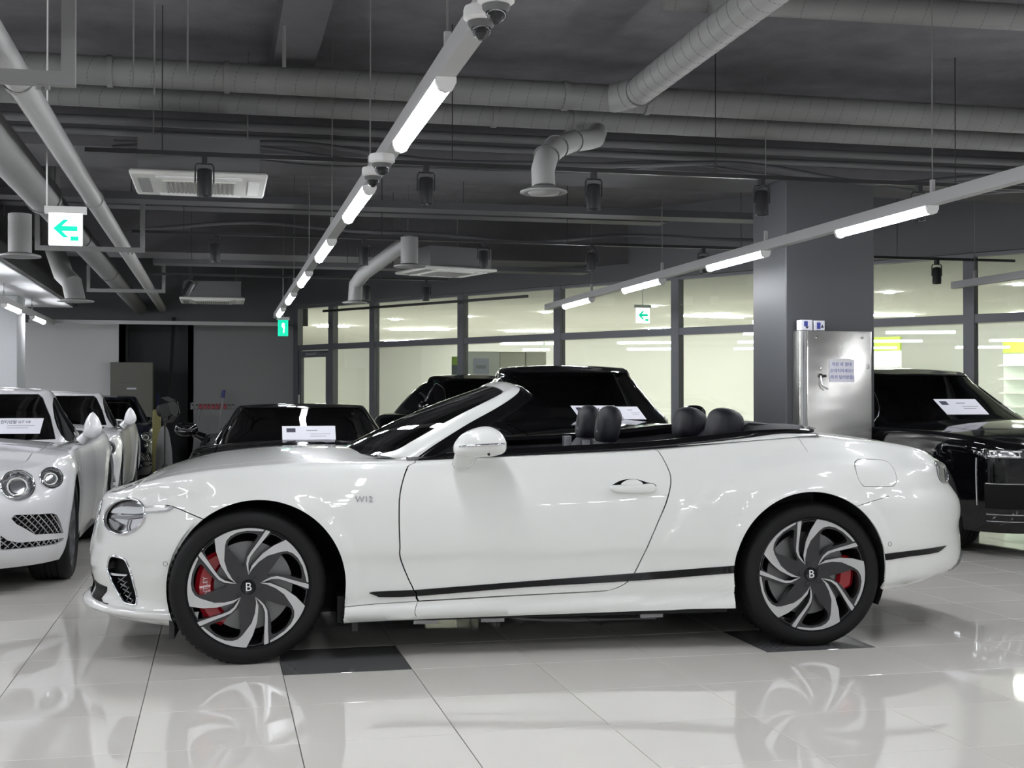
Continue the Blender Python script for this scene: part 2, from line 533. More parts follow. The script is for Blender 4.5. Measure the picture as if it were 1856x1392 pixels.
# cross rail at the end of the troughs
o = MB().box(-3.0, 1.0, 21.9, 21.95, 2.5, 2.56).build('cross_rail', 'trough_white')
tag(o, 'thin pale rail running across in front of the back wall', 'rail')
MBr = MB()
gbox(MBr, GX(2.2), GX(4.9), .5, .54, 2.78, 2.82)
o = MBr.build('cross_rail', 'black_metal'); tag(o, 'dark rail hung in front of the upper panes near the trough end', 'rail')

# ------------------------------------------------------------------ ceiling cameras on trough
glass_mat('dome', (0.55, 0.56, 0.58))
def dome_camera(p, label, s=1.0):
    t = empty('dome_camera', p); tag(t, label, 'security camera')
    MB().lathe([(.075 * s, 0.045), (.08 * s, 0.035), (.08 * s, 0.01), (.06 * s, 0.0), (.001, -.001)], 28).build('base', 'white_plastic', t, 40)
    MB().lathe([(.062 * s, 0.0), (.058 * s, -.012), (.046 * s, -.02)], 28).build('trim_ring', 'seam_dark', t, 40)
    pr = [(.046 * s * math.cos(q), -.02 - .046 * s * math.sin(q)) for q in np.linspace(0, PI / 2 - .02, 8)]
    MB().lathe(pr, 24).build('dome', 'dome', t, 60)
    MB().lathe([(.02 * s, -.018), (.028 * s, -.035), (.012 * s, -.055), (.001, -.056)], 16).build('lens', 'black_metal', t, 40)
dome_camera(atz(899, 10, 2.4245), 'dome camera at the near end of the trough, the higher of its pair', .68)
dome_camera(atz(872, 40, 2.4245), 'dome camera at the near end of the trough, the lower of its pair', .68)
dome_camera(atz(692, 297, 2.4245), 'dome camera between two tube lamps of the trough, on the side', .8)
dome_camera(atz(676, 320, 2.4245), 'dome camera between two tube lamps of the trough, underneath', .72)

# ------------------------------------------------------------------ ducts and pipes
def spiral_duct(name, pts, r, label, cat='duct', m='duct_grey', step=0.14, ring=True, seg=20):
    t = empty(name, pts[0]); tag(t, label, cat)
    p0 = Vector(pts[0])
    MB().tube([Vector(p) - p0 for p in pts], r, seg).build('shell', m, t, 50)
    if ring:
        k = 0
        for a, b in zip(pts[:-1], pts[1:]):
            a, b = Vector(a) - p0, Vector(b) - p0
            n = int((b - a).length / step)
            d_ = (b - a).normalized()
            Mx = frame((0, 0, 0), d_.orthogonal(), d_)
            mbk = MB()
            for i in range(n):
                c = a + (b - a) * ((i + .5) / max(n, 1))
                M2 = Mx.copy(); M2.translation = c
                # a raised lock seam, tilted as the spiral is
                v, f = [], []
                S = 20
                for q in range(S):
                    an = 2 * PI * q / S
                    for (rr, zz) in ((r - .0005, -.0035), (r + .0012, 0), (r - .0005, .0035)):
                        v.append(M2 @ Vector((rr * math.cos(an), rr * math.sin(an), zz + .045 * math.cos(an))))
                for q in range(S):
                    q2 = (q + 1) % S
                    f += [(q * 3, q2 * 3, q2 * 3 + 1, q * 3 + 1), (q * 3 + 1, q2 * 3 + 1, q2 * 3 + 2, q * 3 + 2)]
                mbk.add(v, f)
            if n: mbk.build('lock_seam', 'duct_dark', t, 60, kind='stuff')
    return t
def collar(t, p, d_, r, m='duct_grey', w=.02):
    p0 = t.location
    M2 = frame(Vector(p) - p0, Vector(d_).orthogonal(), d_)
    MB().lathe([(r, -w), (r + .008, -w), (r + .008, w), (r, w)], 24, M2).build('collar', m, t, 30)
d1 = spiral_duct('spiral_duct', [(-3.2, 9.36, 3.57), (2.78, 9.36, 3.57), (9.0, 9.36, 3.57)], .102, 'thick spiral duct crossing the ceiling, joined by the slanting duct')
for x in (-0.75, 0.05, 2.55, 3.2): collar(d1, (x, 9.36, 3.57), (1, 0, 0), .104)
d2 = spiral_duct('spiral_duct', [(-3.0, 9.83, 3.50), (9.0, 9.83, 3.50)], .085, 'thinner spiral duct beside the thick one, feeding the round diffuser')
for x in (2.1, 2.75): collar(d2, (x, 9.83, 3.5), (1, 0, 0), .087)
spiral_duct('steel_pipe', [(-4, 10.3, 3.42), (9, 10.3, 3.42)], .035, 'thin grey pipe running under the pair of spiral ducts', 'pipe', 'duct_dark', ring=False, seg=10)
spiral_duct('steel_pipe', [(-4, 10.55, 3.38), (9, 10.55, 3.38)], .028, 'thinnest grey pipe beside the beam behind the spiral ducts', 'pipe', 'duct_dark', ring=False, seg=10)
p_hi = atz(1360, 10, 3.57)
d3 = spiral_duct('spiral_duct', [(2.93, 9.36, 3.57), (3.05, 9.1, 3.57), p_hi + (p_hi - Vector((3.05, 9.1, 3.57))) * .8], .108, 'pale spiral duct slanting from the thick duct towards the upper right', m='pipe_light', step=.16)
collar(d3, (3.06, 9.08, 3.57), p_hi - Vector((3.05, 9.1, 3.57)), .11, 'duct_dark', .012)
q0, q1 = atz(1360, 3, 3.80), atz(1856, 32, 3.80)
spiral_duct('spiral_duct', [q0 + (q0 - q1) * .3, q1 + (q1 - q0)], .085, 'grey duct along the ceiling behind the top of the slanting duct', step=.2)
# elbow and round diffuser
e = [(2.95, 9.83, 3.42), (2.86, 9.6, 3.31), (2.68, 9.2, 3.21), (2.42, 8.7, 3.09), (2.2, 8.3, 2.96), (2.07, 8.05, 2.85), (2.02, 7.95, 2.74), (2.02, 7.93, 2.63)]
t = spiral_duct('diffuser_duct', e, .076, 'pale bent duct ending in a round ceiling diffuser', m='pipe_light', ring=False, seg=18)
for i in (3, 4, 5):
    collar(t, e[i], Vector(e[i + 1]) - Vector(e[i]), .078, 'duct_dark', .004)
p0 = Vector(e[0])
MB().lathe([(.078, .03), (.10, .02), (.15, .0), (.152, -.008), (.14, -.014), (.11, -.008)], 32, Matrix.Translation(Vector((2.02, 7.93, 2.60)) - p0)).build('diffuser_rim', 'pipe_light', t, 40)
MB().lathe([(.105, -.006), (.09, -.02), (.001, -.026)], 28, Matrix.Translation(Vector((2.02, 7.93, 2.60)) - p0)).build('diffuser_disc', 'pipe_light', t, 40)
# far diffusers
def far_diffuser(path, r, label):
    t = spiral_duct('diffuser_duct', path, r, label, m='duct_grey', ring=False, seg=16)
    p0 = Vector(path[0]); pe = Vector(path[-1])
    MB().lathe([(r, .02), (r * 1.8, .0), (r * 1.8, -.012), (r * 1.2, -.018), (.001, -.02)], 24, Matrix.Translation(pe - p0)).build('diffuser_rim', 'duct_grey', t, 40)
    return t
g1, g2, g3, g4 = atz(738, 470, 3.1), atz(725, 445, 3.2), atz(700, 470, 3.05), atz(640, 545, 2.7)
far_diffuser([aty(748, 435, 14.2), aty(738, 440, 14.2), aty(715, 455, 14.6), aty(660, 495, 15.5), aty(645, 515, 15.8), aty(643, 548, 15.8)], .085, 'grey bent duct ending near the top of the glass partition')
t = far_diffuser([aty(742, 430, 13.0), aty(742, 455, 13.0), aty(742, 482, 13.0)], .09, 'short upright duct with a flange beside the far air unit')
far_diffuser([aty(36, 388, 10.2), aty(36, 440, 10.2), aty(36, 463, 10.2)], .085, 'dark upright diffuser under the left ducts near the arrow sign')
far_diffuser([Vector((-1.9, 15.55, CEIL - .01)), Vector((-1.9, 15.55, 3.15)), aty(115, 497, 15.3), aty(130, 512, 15), aty(137, 545, 15)], .11, 'grey bent diffuser beside the pale soffit')
# pipes along the depth on the left
t = spiral_duct('insulated_pipe', [(-1.38, 2.0, 2.90), (-1.38, 10.9, 2.90)], .135, 'thick insulated pipe running back along the left, front length', 'pipe', ring=False)
collar(t, (-1.38, 10.85, 2.9), (0, 1, 0), .138, w=.03)
t = spiral_duct('insulated_pipe', [(-1.38, 11.0, 2.90), (-1.38, 23.9, 2.90)], .12, 'thick insulated pipe running back along the left, rear length', 'pipe', m='duct_dark', ring=False)
for y in (13.5, 17.0): collar(t, (-1.38, y, 2.9), (0, 1, 0), .122, 'duct_dark', .02)
t = spiral_duct('insulated_pipe', [(-1.0, 2.0, 2.90), (-1.0, 23.9, 2.90)], .072, 'pale slim pipe running back beside the thick insulated one', 'pipe', m='pipe_light', ring=False)
for y in (6.9, 10.9): collar(t, (-1.0, y, 2.9), (0, 1, 0), .074, 'pipe_light', .02)
# trapeze hangers
def trapeze(y, x0, x1, z, label, s=.045, drop_right=True):
    t = empty('pipe_hanger', (x0, y, z)); tag(t, label, 'hanger')
    MB().box(0, x1 - x0, -s / 2, s / 2, -s, 0).build('crossbar', 'steel_angle', t)
    MB().box(x1 - x0 - s, x1 - x0, -s / 2 - .001, s / 2 + .001, 0, CEIL - z).build('upright', 'steel_angle', t)
    MB().box(0, s, -s / 2 - .001, s / 2 + .001, 0, CEIL - z).build('upright', 'steel_angle', t)
    for k in (-.16, -.12):
        MB().lathe([(.012, -s - .02), (.012, -s)], 6, Matrix.Translation((x1 - x0 + k, 0, 0)), cap=True).build('bolt', 'steel_angle', t)
trapeze(6.12, -1.75, -0.64, 2.755, 'steel hanger with bolted crossbar under the front of the left pipes', .06)
trapeze(13.2, -1.75, -0.72, 2.77, 'steel hanger under the rear of the left pipes')
trapeze(18.2, -1.75, -0.72, 2.77, 'rearmost steel hanger under the left pipes')
# cross beams and trays behind
for i, (y, z, s, lab) in enumerate(((12.3, 3.12, .07, 'dark cable tray hung behind the beam'), (14.15, 3.33, .06, 'dark cable tray hung over the second spotlight rail'), (16.4, 2.95, .06, 'dark cable tray hung over the rear cars'))):
    t = empty('cable_tray', (-6 if i == 0 else -2.5, y, z)) if i < 2 else empty('cable_tray', (-.8, y, z)); tag(t, lab, 'cable tray')
    xe = 12.6 if i == 0 else (7.6 if i == 1 else 5.6)
    MB().box(0, xe, 0, .3, 0, .012).build('base', 'cable_grey', t)
    for yy in (0, .29): MB().box(0, xe, yy, yy + .01, .0121, s).build('side_rail', 'cable_grey', t)
    for k in range(int(xe / 2.2)): MB().tube([(.8 + k * 2.2, .15, s), (.8 + k * 2.2, .15, CEIL - z)], .006, 5).build('rod', 'cable_grey', t)
# drooping cable bundles
def cable(pts, r, label):
    o = MB().tube(pts, r, 7).build('cable_bundle', 'cable_grey', smooth=60)
    tag(o, label, 'cable')
def droop(x0, x1, y, z, amp, n, ph):
    P = []
    N = 60
    for k in range(N + 1):
        x = x0 + (x1 - x0) * k / N
        P.append((x, y + .04 * math.sin(x * 1.7 + ph), z + amp * math.sin(x * n + ph) + .02 * math.sin(x * 3.1 + ph)))
    return P
cable(droop(-0.8, 8.0, 10.06, 3.20, .05, 1.9, .3), .022, 'thick grey cable bundle sagging below the spiral ducts')
cable(droop(-0.8, 8.0, 10.19, 3.19, .06, 1.5, 1.6), .014, 'thin grey cable waving beside the thick bundle')
cable(droop(-0.8, 8.0, 10.32, 3.20, .07, 1.3, 3.0), .011, 'thinnest loose cable hung nearest the beam')
cable(droop(-0.8, 6.0, 13.6, 3.05, .05, 1.4, .7), .02, 'grey cable bundle sagging behind the beam')
for i, (px, y) in enumerate(((242, 8.2), (280, 8.4), (340, 7.9), (515, 8.5))):
    p = aty(px, 60, y)
    o = MB().tube([(p.x, p.y, 3.2 if i < 3 else 3.45), (p.x, p.y, CEIL)], .006 if i < 3 else .014, 6).build('threaded_rod', 'steel_angle')
    tag(o, ['threaded rod left of the steel strap over the thick duct', 'threaded rod above the first duct collar', 'thin rod with strap over the thick duct', 'conduit drop beside the ceiling beam'][i], 'rod')

# ------------------------------------------------------------------ spotlights on black rails
def spotlight(x, y, z, label, group, s=1.0, tilt=0.0):
    t = empty('spotlight', (x, y, z)); tag(t, label, 'spotlight', group)
    MB().box(-.018, .018, -.03, .03, -.05, .0).build('adapter', 'black_metal', t)
    M2 = Matrix.Translation((0, 0, -.10)) @ Matrix.Rotation(tilt, 4, 'Y')
    mbx = MB()
    for a in (-1, 1):
        mbx.tube([M2 @ Vector(q) for q in ((0, 0, .05), (a * .05, 0, .05), (a * .062, 0, .03), (a * .062, 0, -.08))], .006, 6)
    mbx.build('bracket', 'black_metal', t)
    MB().lathe([(.02, .02), (.045, .012), (.05, 0), (.05, -.17), (.044, -.172), (.04, -.15), (.001, -.15)], 22, M2).build('barrel', 'black_metal', t, 40)
    return t
def rail(x0, x1, y, z, label):
    t = empty('spot_rail', (x0, y, z)); tag(t, label, 'lamp rail')
    MB().box(0, x1 - x0, -.017, .017, 0, .03).build('track', 'black_metal', t)
    n = int((x1 - x0) / 2) + 1
    for k in range(n):
        MB().tube([(.5 + 2 * k, 0, .03), (.5 + 2 * k, 0, CEIL - z)], .004, 5).build('wire', 'black_metal', t)
rail(-0.88, 9.2, 9.0, 2.93, 'black spotlight rail under the cable bundles')
for x, q in ((-0.10, 'hanging before the white air unit'), (1.43, 'left of the round diffuser'), (2.67, 'right of the round diffuser'), (3.99, 'hanging before the pale side of the pillar'), (5.3, 'hanging before the dark face of the pillar'), (6.6, 'right of the pillar')): spotlight(x, 9.0, 2.93, 'black cylinder spotlight on the front rail, ' + q, 'spotlights on the front rail')
rail(-0.85, 6.5, 13.3, 2.93, 'black spotlight rail behind the beam')
for x, q in ((-0.04, 'left of the trough over the convertible'), (1.46, 'beside the bent grey duct'), (2.73, 'before the far air unit'), (3.92, 'left of the trough passing the pillar'), (5.2, 'hidden mostly by the pillar')): spotlight(x, 13.3, 2.93, 'black spotlight on the rail behind the beam, ' + q, 'spotlights on the second rail')
rail(7.0, 9.0, 13.2, 2.86, 'short black spotlight rail right of the pillar')
spotlight(8.0, 13.2, 2.86, 'black cylinder spotlight before the glass right of the pillar', 'spotlight right of the pillar')
rail(-0.85, 3.0, 17.0, 2.86, 'black spotlight rail over the rear cars')
for x, tl, q in ((-0.35, .5, 'tilted, near the back wall'), (1.9, 0, 'next to the bent duct end'), (2.7, 0, 'before the upper panes')): spotlight(x, 17.0, 2.86, 'black spotlight on the rear rail, ' + q, 'spotlights on the rear rail', tilt=tl)

# ------------------------------------------------------------------ ceiling air units
mat('ac_white', (0.62, 0.62, 0.58), 0.5)
mat('ac_grille', (0.22, 0.22, 0.21), 0.6)
def air_unit(x, y, z, label, rz=0.0, s=1.0):
    t = empty('air_conditioner', (x, y, z), rz); tag(t, label, 'air conditioner')
    MB().box(-.42, .42, -.42, .42, .03, .28).build('casing', 'duct_dark', t)
    MB().rbox(-.475, .475, -.475, .475, -.0, .035, .012).build('panel', 'ac_white', t)
    MB().box(-.26, .26, -.26, .26, -.012, .0).build('intake_frame', 'ac_white', t)
    for k in range(16):
        a = -.235 + k * .031
        MB().box(a, a + .012, -.235, .235, -.02, -.0121).build('louvre', 'ac_grille', t)
    for a in (-1, 1):
        MB().box(a * .385 - .04, a * .385 + .04, -.3, .3, -.008, .0).build('air_flap', 'ac_grille' if a < 0 else 'white_plastic', t)
        MB().box(-.3, .3, a * .385 - .04, a * .385 + .04, -.0081, .0).build('air_flap', 'white_plastic', t)
        MB().tube([(a * .35, .35, .28), (a * .35, .35, CEIL - z)], .006, 5).build('rod', 'steel_angle', t)
    return t
air_unit(-0.14, 9.72, 2.84, 'white ceiling air unit behind the near spotlight')
air_unit(2.75, 15.75, 2.84, 'far ceiling air unit between the bent ducts', .3)
air_unit(-0.1, 20.0, 2.75, 'small far air unit near the back wall')
air_unit(7.35, 8.0, 2.87, 'ceiling air unit right of the pillar', .0)

# ------------------------------------------------------------------ exit signs
def exit_sign(p, w_, h_, label, arrow=True, rz=0.0, green=False, stem=0.0):
    t = empty('exit_sign', p, rz); tag(t, label, 'exit sign')
    MB().box(-w_ * .62, w_ * .62, -.03, .03, h_ / 2, h_ / 2 + .045).build('mount', 'white_plastic', t)
    MB().rbox(-w_ / 2, w_ / 2, -.018, .018, -h_ / 2, h_ / 2, .004).build('lit_panel', 'sign_green' if green else 'sign_glow', t)
    if arrow:
        a = [(-.36, .02), (-.06, .30), (.10, .30), (-.10, .10), (.36, .10), (.36, -.06), (-.10, -.06), (.10, -.26), (-.06, -.26)]
        M2 = frame((0, -.0185, 0), (1, 0, 0), (0, -1, 0))
        MB().prism([(x * w_, y * h_) for x, y in a], 0, .001, M2).build('arrow', 'sign_green', t)
        MB().prism([(x * w_, y * h_) for x, y in ((.15, -.22), (.40, -.22), (.40, -.36), (.15, -.36))], 0, .001, M2).build('running_figure', 'sign_green', t)
    else:
        M2 = frame((0, -.0185, 0), (1, 0, 0), (0, -1, 0))
        MB().prism([(x * w_, y * h_) for x, y in ((-.1, .3), (.12, .3), (.16, .05), (.1, -.3), (.0, -.3), (.02, -.02), (-.14, .1))], 0, .001, M2).build('running_figure', 'sign_glow', t)
    MB().tube([(stem, 0, h_ / 2 + .045), (stem, 0, CEIL - p[2])], .006, 6).build('stem', 'white_plastic', t)
exit_sign(aty(119, 416, 9.0), .2135, .2135, 'lit white sign with a green arrow under the left pipes', stem=-.12)
exit_sign((0.93, 19.4, 2.33), .15, .24, 'small green exit sign beside the glass door', arrow=False, green=True)
pe = hall_pt(GX(6.05), -.9, 2.62); pe = aty(1165, 572, pe.y)
exit_sign(pe, .20, .22, 'lit sign with a green arrow behind the glass', rz=0)
# ------------------------------------------------------------------ shaped car skins
def curve(pts):
    """smooth monotone interpolation through (x, y) points, flat outside"""
    xs = np.array([p[0] for p in pts], float); ys = np.array([p[1] for p in pts], float)
    h = np.diff(xs); dl = np.diff(ys) / h
    m = np.zeros(len(xs))
    for i in range(1, len(xs) - 1):
        if dl[i - 1] * dl[i] > 0:
            w1, w2 = 2 * h[i] + h[i - 1], h[i] + 2 * h[i - 1]
            m[i] = (w1 + w2) / (w1 / dl[i - 1] + w2 / dl[i])
    m[0], m[-1] = dl[0], dl[-1]
    def f(x):
        x = np.clip(np.asarray(x, float), xs[0], xs[-1])
        i = np.clip(np.searchsorted(xs, x) - 1, 0, len(xs) - 2)
        t = (x - xs[i]) / h[i]
        return ((1 + 2 * t) * (1 - t) ** 2 * ys[i] + t * (1 - t) ** 2 * h[i] * m[i] + t * t * (3 - 2 * t) * ys[i + 1] + t * t * (t - 1) * h[i] * m[i + 1])
    return f
def sstep(a, b, x):
    t = np.clip((np.asarray(x, float) - a) / (b - a), 0, 1)
    return t * t * (3 - 2 * t)
def cat_spline(pts, n=8, closed=False):
    P = [np.array(p, float) for p in pts]
    N = len(P); out = []
    for i in range(N if closed else N - 1):
        g = (lambda k: P[k % N]) if closed else (lambda k: P[min(max(k, 0), N - 1)])
        p0, p1, p2, p3 = g(i - 1), g(i), g(i + 1), g(i + 2)
        for k in range(n):
            t = k / n
            out.append(0.5 * ((2 * p1) + (-p0 + p2) * t + (2 * p0 - 5 * p1 + 4 * p2 - p3) * t * t + (-p0 + 3 * p1 - 3 * p2 + p3) * t ** 3))
    if not closed: out.append(P[-1])
    return [tuple(p) for p in out]
def resample(poly, d, closed=True):
    out = []
    N = len(poly)
    for i in range(N if closed else N - 1):
        a, b = np.array(poly[i], float), np.array(poly[(i + 1) % N], float)
        L_ = np.linalg.norm(b - a)
        k = max(1, int(math.ceil(L_ / d)))
        if L_ < 1e-7: continue
        out += [tuple(a + (b - a) * j / k) for j in range(k)]
    if not closed: out.append(tuple(poly[-1]))
    return out
def inside(pts, poly):
    p = np.asarray(pts, float); q = np.asarray(poly, float)
    r = np.zeros(len(p), bool)
    j = len(q) - 1
    for i in range(len(q)):
        c = (q[i, 1] > p[:, 1]) != (q[j, 1] > p[:, 1])
        if c.any():
            xi = (q[j, 0] - q[i, 0]) * (p[:, 1] - q[i, 1]) / (q[j, 1] - q[i, 1] + 1e-15) + q[i, 0]
            r ^= c & (p[:, 0] < xi)
        j = i
    return r
def ribbon(line, hw):
    L_ = [np.array(p, float) for p in line]
    a, b = [], []
    for i, p in enumerate(L_):
        t = L_[min(i + 1, len(L_) - 1)] - L_[max(i - 1, 0)]
        t /= np.linalg.norm(t) + 1e-12
        n = np.array((-t[1], t[0])) * hw
        a.append(tuple(p + n)); b.append(tuple(p - n))
    return a + b[::-1]
def region(outer, holes=(), step=0.03, bstep=None, fine=None):
    """triangulate a flat outline with holes; returns points, triangles and rim edges"""
    bstep = bstep or step * 0.7
    outer = resample(outer, bstep)
    H_ = [resample(h, bstep) for h in holes]
    o = np.array(outer)
    lo, hi = o.min(0), o.max(0)
    H_ = [h for h in H_ if np.array(h)[:, 0].max() > lo[0] and np.array(h)[:, 0].min() < hi[0] and np.array(h)[:, 1].max() > lo[1] and np.array(h)[:, 1].min() < hi[1]]
    gx = np.arange(lo[0] + step / 2, hi[0], step); gy = np.arange(lo[1] + step / 2, hi[1], step)
    G = np.array([(x + (step / 2 if k % 2 else 0), y) for k, y in enumerate(gy) for x in gx]) if len(gx) and len(gy) else np.zeros((0, 2))
    B = np.concatenate([o] + [np.array(h) for h in H_]) if H_ else o
    if len(G):
        k = inside(G, outer)
        for h in H_: k &= ~inside(G, h)
        G = G[k]
    if len(G):
        keep = np.ones(len(G), bool)
        for c in range(0, len(G), 500):
            d2 = ((G[c:c + 500, None, :] - B[None]) ** 2).sum(-1).min(1)
            keep[c:c + 500] = d2 > (0.45 * step) ** 2
        G = G[keep]
    V = list(map(tuple, B)) + list(map(tuple, G))
    E, n = [], 0
    for lp in [outer] + H_:
        m_ = len(lp)
        E += [(n + i, n + (i + 1) % m_) for i in range(m_)]
        n += m_
    vo, eo, fo, *_ = delaunay_2d_cdt([Vector(p) for p in V], E, [], 0, 1e-6)
    vo = np.array([(p.x, p.y) for p in vo]); fo = np.array([f for f in fo if len(f) == 3])
    cen = vo[fo].mean(1)
    k = inside(cen, outer)
    for h in H_: k &= ~inside(cen, h)
    fo = fo[k]
    a, b, c = vo[fo[:, 0]], vo[fo[:, 1]], vo[fo[:, 2]]
    ar = (b[:, 0] - a[:, 0]) * (c[:, 1] - a[:, 1]) - (b[:, 1] - a[:, 1]) * (c[:, 0] - a[:, 0])
    fo[ar < 0] = fo[ar < 0][:, ::-1]
    fo = fo[np.abs(ar) > 1e-10]
    used = np.unique(fo)
    re = -np.ones(len(vo), int); re[used] = np.arange(len(used))
    vo, fo = vo[used], re[fo]
    cnt = {}
    for t in fo:
        for i in range(3):
            e = (int(t[i]), int(t[(i + 1) % 3]))
            cnt[e] = 1
    rim = [e for e in cnt if (e[1], e[0]) not in cnt]
    return vo, fo, rim
def skin(name, V, N, F, rim, thick, m, parent, mirror=False, flip=False):
    """surface with analytic normals and a folded rim of the given depth"""
    V = np.asarray(V, float); N = np.asarray(N, float); F = np.asarray(F)
    if flip: F = F[:, ::-1]; rim = [(b, a) for a, b in rim]
    verts = V.tolist(); faces = F.tolist()
    nl = N[F.reshape(-1)].tolist()
    if thick > 0 and rim:
        ids = sorted({i for e in rim for i in e})
        top = {}; bot = {}
        for i in ids:
            top[i] = len(verts); verts.append(V[i].tolist())
            bot[i] = len(verts); verts.append((V[i] - N[i] * thick).tolist())
        for a, b in rim:
            f = [top[a], bot[a], bot[b], top[b]]
            P = [np.array(verts[k]) for k in f]
            n = np.cross(P[1] - P[0], P[3] - P[0]); n /= np.linalg.norm(n) + 1e-12
            faces.append(f); nl += [n.tolist()] * 4
    if mirror:
        verts = [(x, -y, z) for x, y, z in verts]
        nf, nn, c = [], [], 0
        for f in faces:
            L_ = nl[c:c + len(f)]; c += len(f)
            nf.append(f[::-1]); nn += [(q[0], -q[1], q[2]) for q in L_[::-1]]
        faces, nl = nf, nn
    me = bpy.data.meshes.new(name)
    me.from_pydata(verts, [], faces)
    me.materials.append(MATS[m])
    me.polygons.foreach_set('use_smooth', [True] * len(me.polygons))
    me.update()
    me.normals_split_custom_set(nl)
    return link(name, me, parent)

class Surf:
    """half a car skin: s runs round the plan from nose to tail, t runs up the side (t<0), over the shoulder (0..ZE) and across the top"""
    ZE, LT = 0.12, 0.8
    def __init__(s, xf, xr, Lf, Lr, nf, nr, w, z1, Rd, crown, zref=0.7, S1=1.25, S3=1.3):
        s.xf, s.xr, s.Lf, s.Lr, s.nf, s.nr, s.w, s.z1, s.Rd, s.crown = xf, xr, Lf, Lr, nf, nr, w, z1, Rd, crown
        s.zref, s.S1, s.S3 = zref, S1, S3
        s.S2 = float((xr(zref) - Lr) - (xf(zref) + Lf))
        s.S = s.S1 + s.S2 + s.S3
    def xy(s, sg, z):
        sg = np.asarray(sg, float)
        a, b = s.xf(z), s.xr(z)
        k_ = np.minimum(1.0, .85 * (b - a) / (s.Lf + s.Lr)); Lf, Lr = s.Lf * k_, s.Lr * k_
        th = np.clip(sg / s.S1, 0, 1) * PI / 2
        t2 = np.clip((s.S - sg) / s.S3, 0, 1) * PI / 2
        xa, xb = a + Lf, b - Lr
        x = np.where(sg < s.S1, a + Lf * (1 - np.cos(th) ** (2 / s.nf)),
            np.where(sg > s.S1 + s.S2, b - Lr * (1 - np.abs(np.cos(t2)) ** (2 / s.nr)), xa + (xb - xa) * (sg - s.S1) / s.S2))
        cap = np.sin(th) ** (2 / s.nf) * np.sin(t2) ** (2 / s.nr)
        return x, cap * s.w(x, z)
    def sg(s, x, z):
        x = np.asarray(x, float)
        a, b = s.xf(z), s.xr(z)
        k_ = np.minimum(1.0, .85 * (b - a) / (s.Lf + s.Lr)); Lf, Lr = s.Lf * k_, s.Lr * k_
        u = np.clip(1 - (x - a) / Lf, 0, 1); u2 = np.clip(1 - (b - x) / Lr, 0, 1)
        th = np.arccos(u ** (s.nf / 2)); t2 = np.arccos(u2 ** (s.nr / 2))
        xa, xb = a + Lf, b - Lr
        return np.where(u > 0, s.S1 * th / (PI / 2), np.where(u2 > 0, s.S - s.S3 * t2 / (PI / 2), s.S1 + s.S2 * (x - xa) / (xb - xa)))
    def zs(s, sg):
        return s.z1(s.xy(sg, s.zref)[0])
    def st(s, x, z):
        g = s.sg(x, z)
        return g, z - s.zs(g)
    def pts(s, L_):                       # side outline (x, z) -> (s, t); a string t value 'e' is the shoulder's end
        out = []
        for p in L_:
            g, t = s.st(p[0], p[1]); out.append((float(g), float(t)))
        return out
    def P(s, sg, t):
        sg = np.clip(np.asarray(sg, float), 0, s.S); t = np.asarray(t, float)
        xr_ = s.xy(sg, s.zref)[0]
        z1 = s.z1(xr_); Rd = s.Rd(xr_); cr = s.crown(xr_)
        z = z1 + np.minimum(t, 0)
        x, y = s.xy(sg, z)
        e = 1e-3
        xa, ya = s.xy(np.clip(sg - e, 0, s.S), z1); xb, yb = s.xy(np.clip(sg + e, 0, s.S), z1)
        tx, ty = xb - xa, yb - ya
        l = np.hypot(tx, ty) + 1e-12
        nx, ny = ty / l, -tx / l          # inward
        xm, ym = s.xy(sg, z1 - 0.01)
        x1, y1 = s.xy(sg, z1)
        sl = ((x1 - xm) * nx + (y1 - ym) * ny) / 0.01
        p0 = np.arctan(np.clip(sl, 0, 1.2))
        p1 = PI / 2 - np.arctan(np.clip(2 * cr / 0.85, 0, .6))
        k = np.clip(t / s.ZE, 0, 1)
        ph = p0 + (p1 - p0) * k
        off = Rd * (np.cos(p0) - np.cos(ph)); dz = Rd * (np.sin(ph) - np.sin(p0))
        off = np.where(t > 0, off, 0); dz = np.where(t > 0, dz, 0)
        x = x + nx * off; y = np.maximum(y + ny * off, 0); z = z + dz
        wv = np.clip((t - s.ZE) / s.LT, 0, 1)
        ye = y
        y = y * (1 - wv)
        z = z + cr * (ye / 0.85) ** 2 * (1 - (1 - wv) ** 2)
        return np.stack([x, -y, z], -1)
    def PN(s, sg, t):
        e = 2e-3
        p = s.P(sg, t)
        du = s.P(np.clip(sg + e, 0, s.S), t) - s.P(np.clip(sg - e, 0, s.S), t)
        dv = s.P(sg, t + e) - s.P(sg, t - e)
        n = np.cross(du, dv)
        l = np.linalg.norm(n, axis=-1, keepdims=True)
        n = np.where(l > 1e-9, n / np.maximum(l, 1e-9), np.array([0, 0, 1.0]))
        return p, n
    def panel(s, name, outer, holes, m, parent, lift=0.0, step=0.03, thick=0.012, both=True, bstep=None):
        vo, fo, rim = region(outer, holes, step, bstep)
        p, n = s.PN(vo[:, 0], vo[:, 1])
        p = p + n * lift
        o = skin(name, p, n, fo, rim, thick, m, parent)
        # make sure the outside is outside
        if both:
            skin(name, p, n, fo, rim, thick, m, parent, mirror=True)
        return o
    def line3(s, L_, lift=0.0):
        a = np.array(L_)
        p, n = s.PN(a[:, 0], a[:, 1])
        return p + n * lift
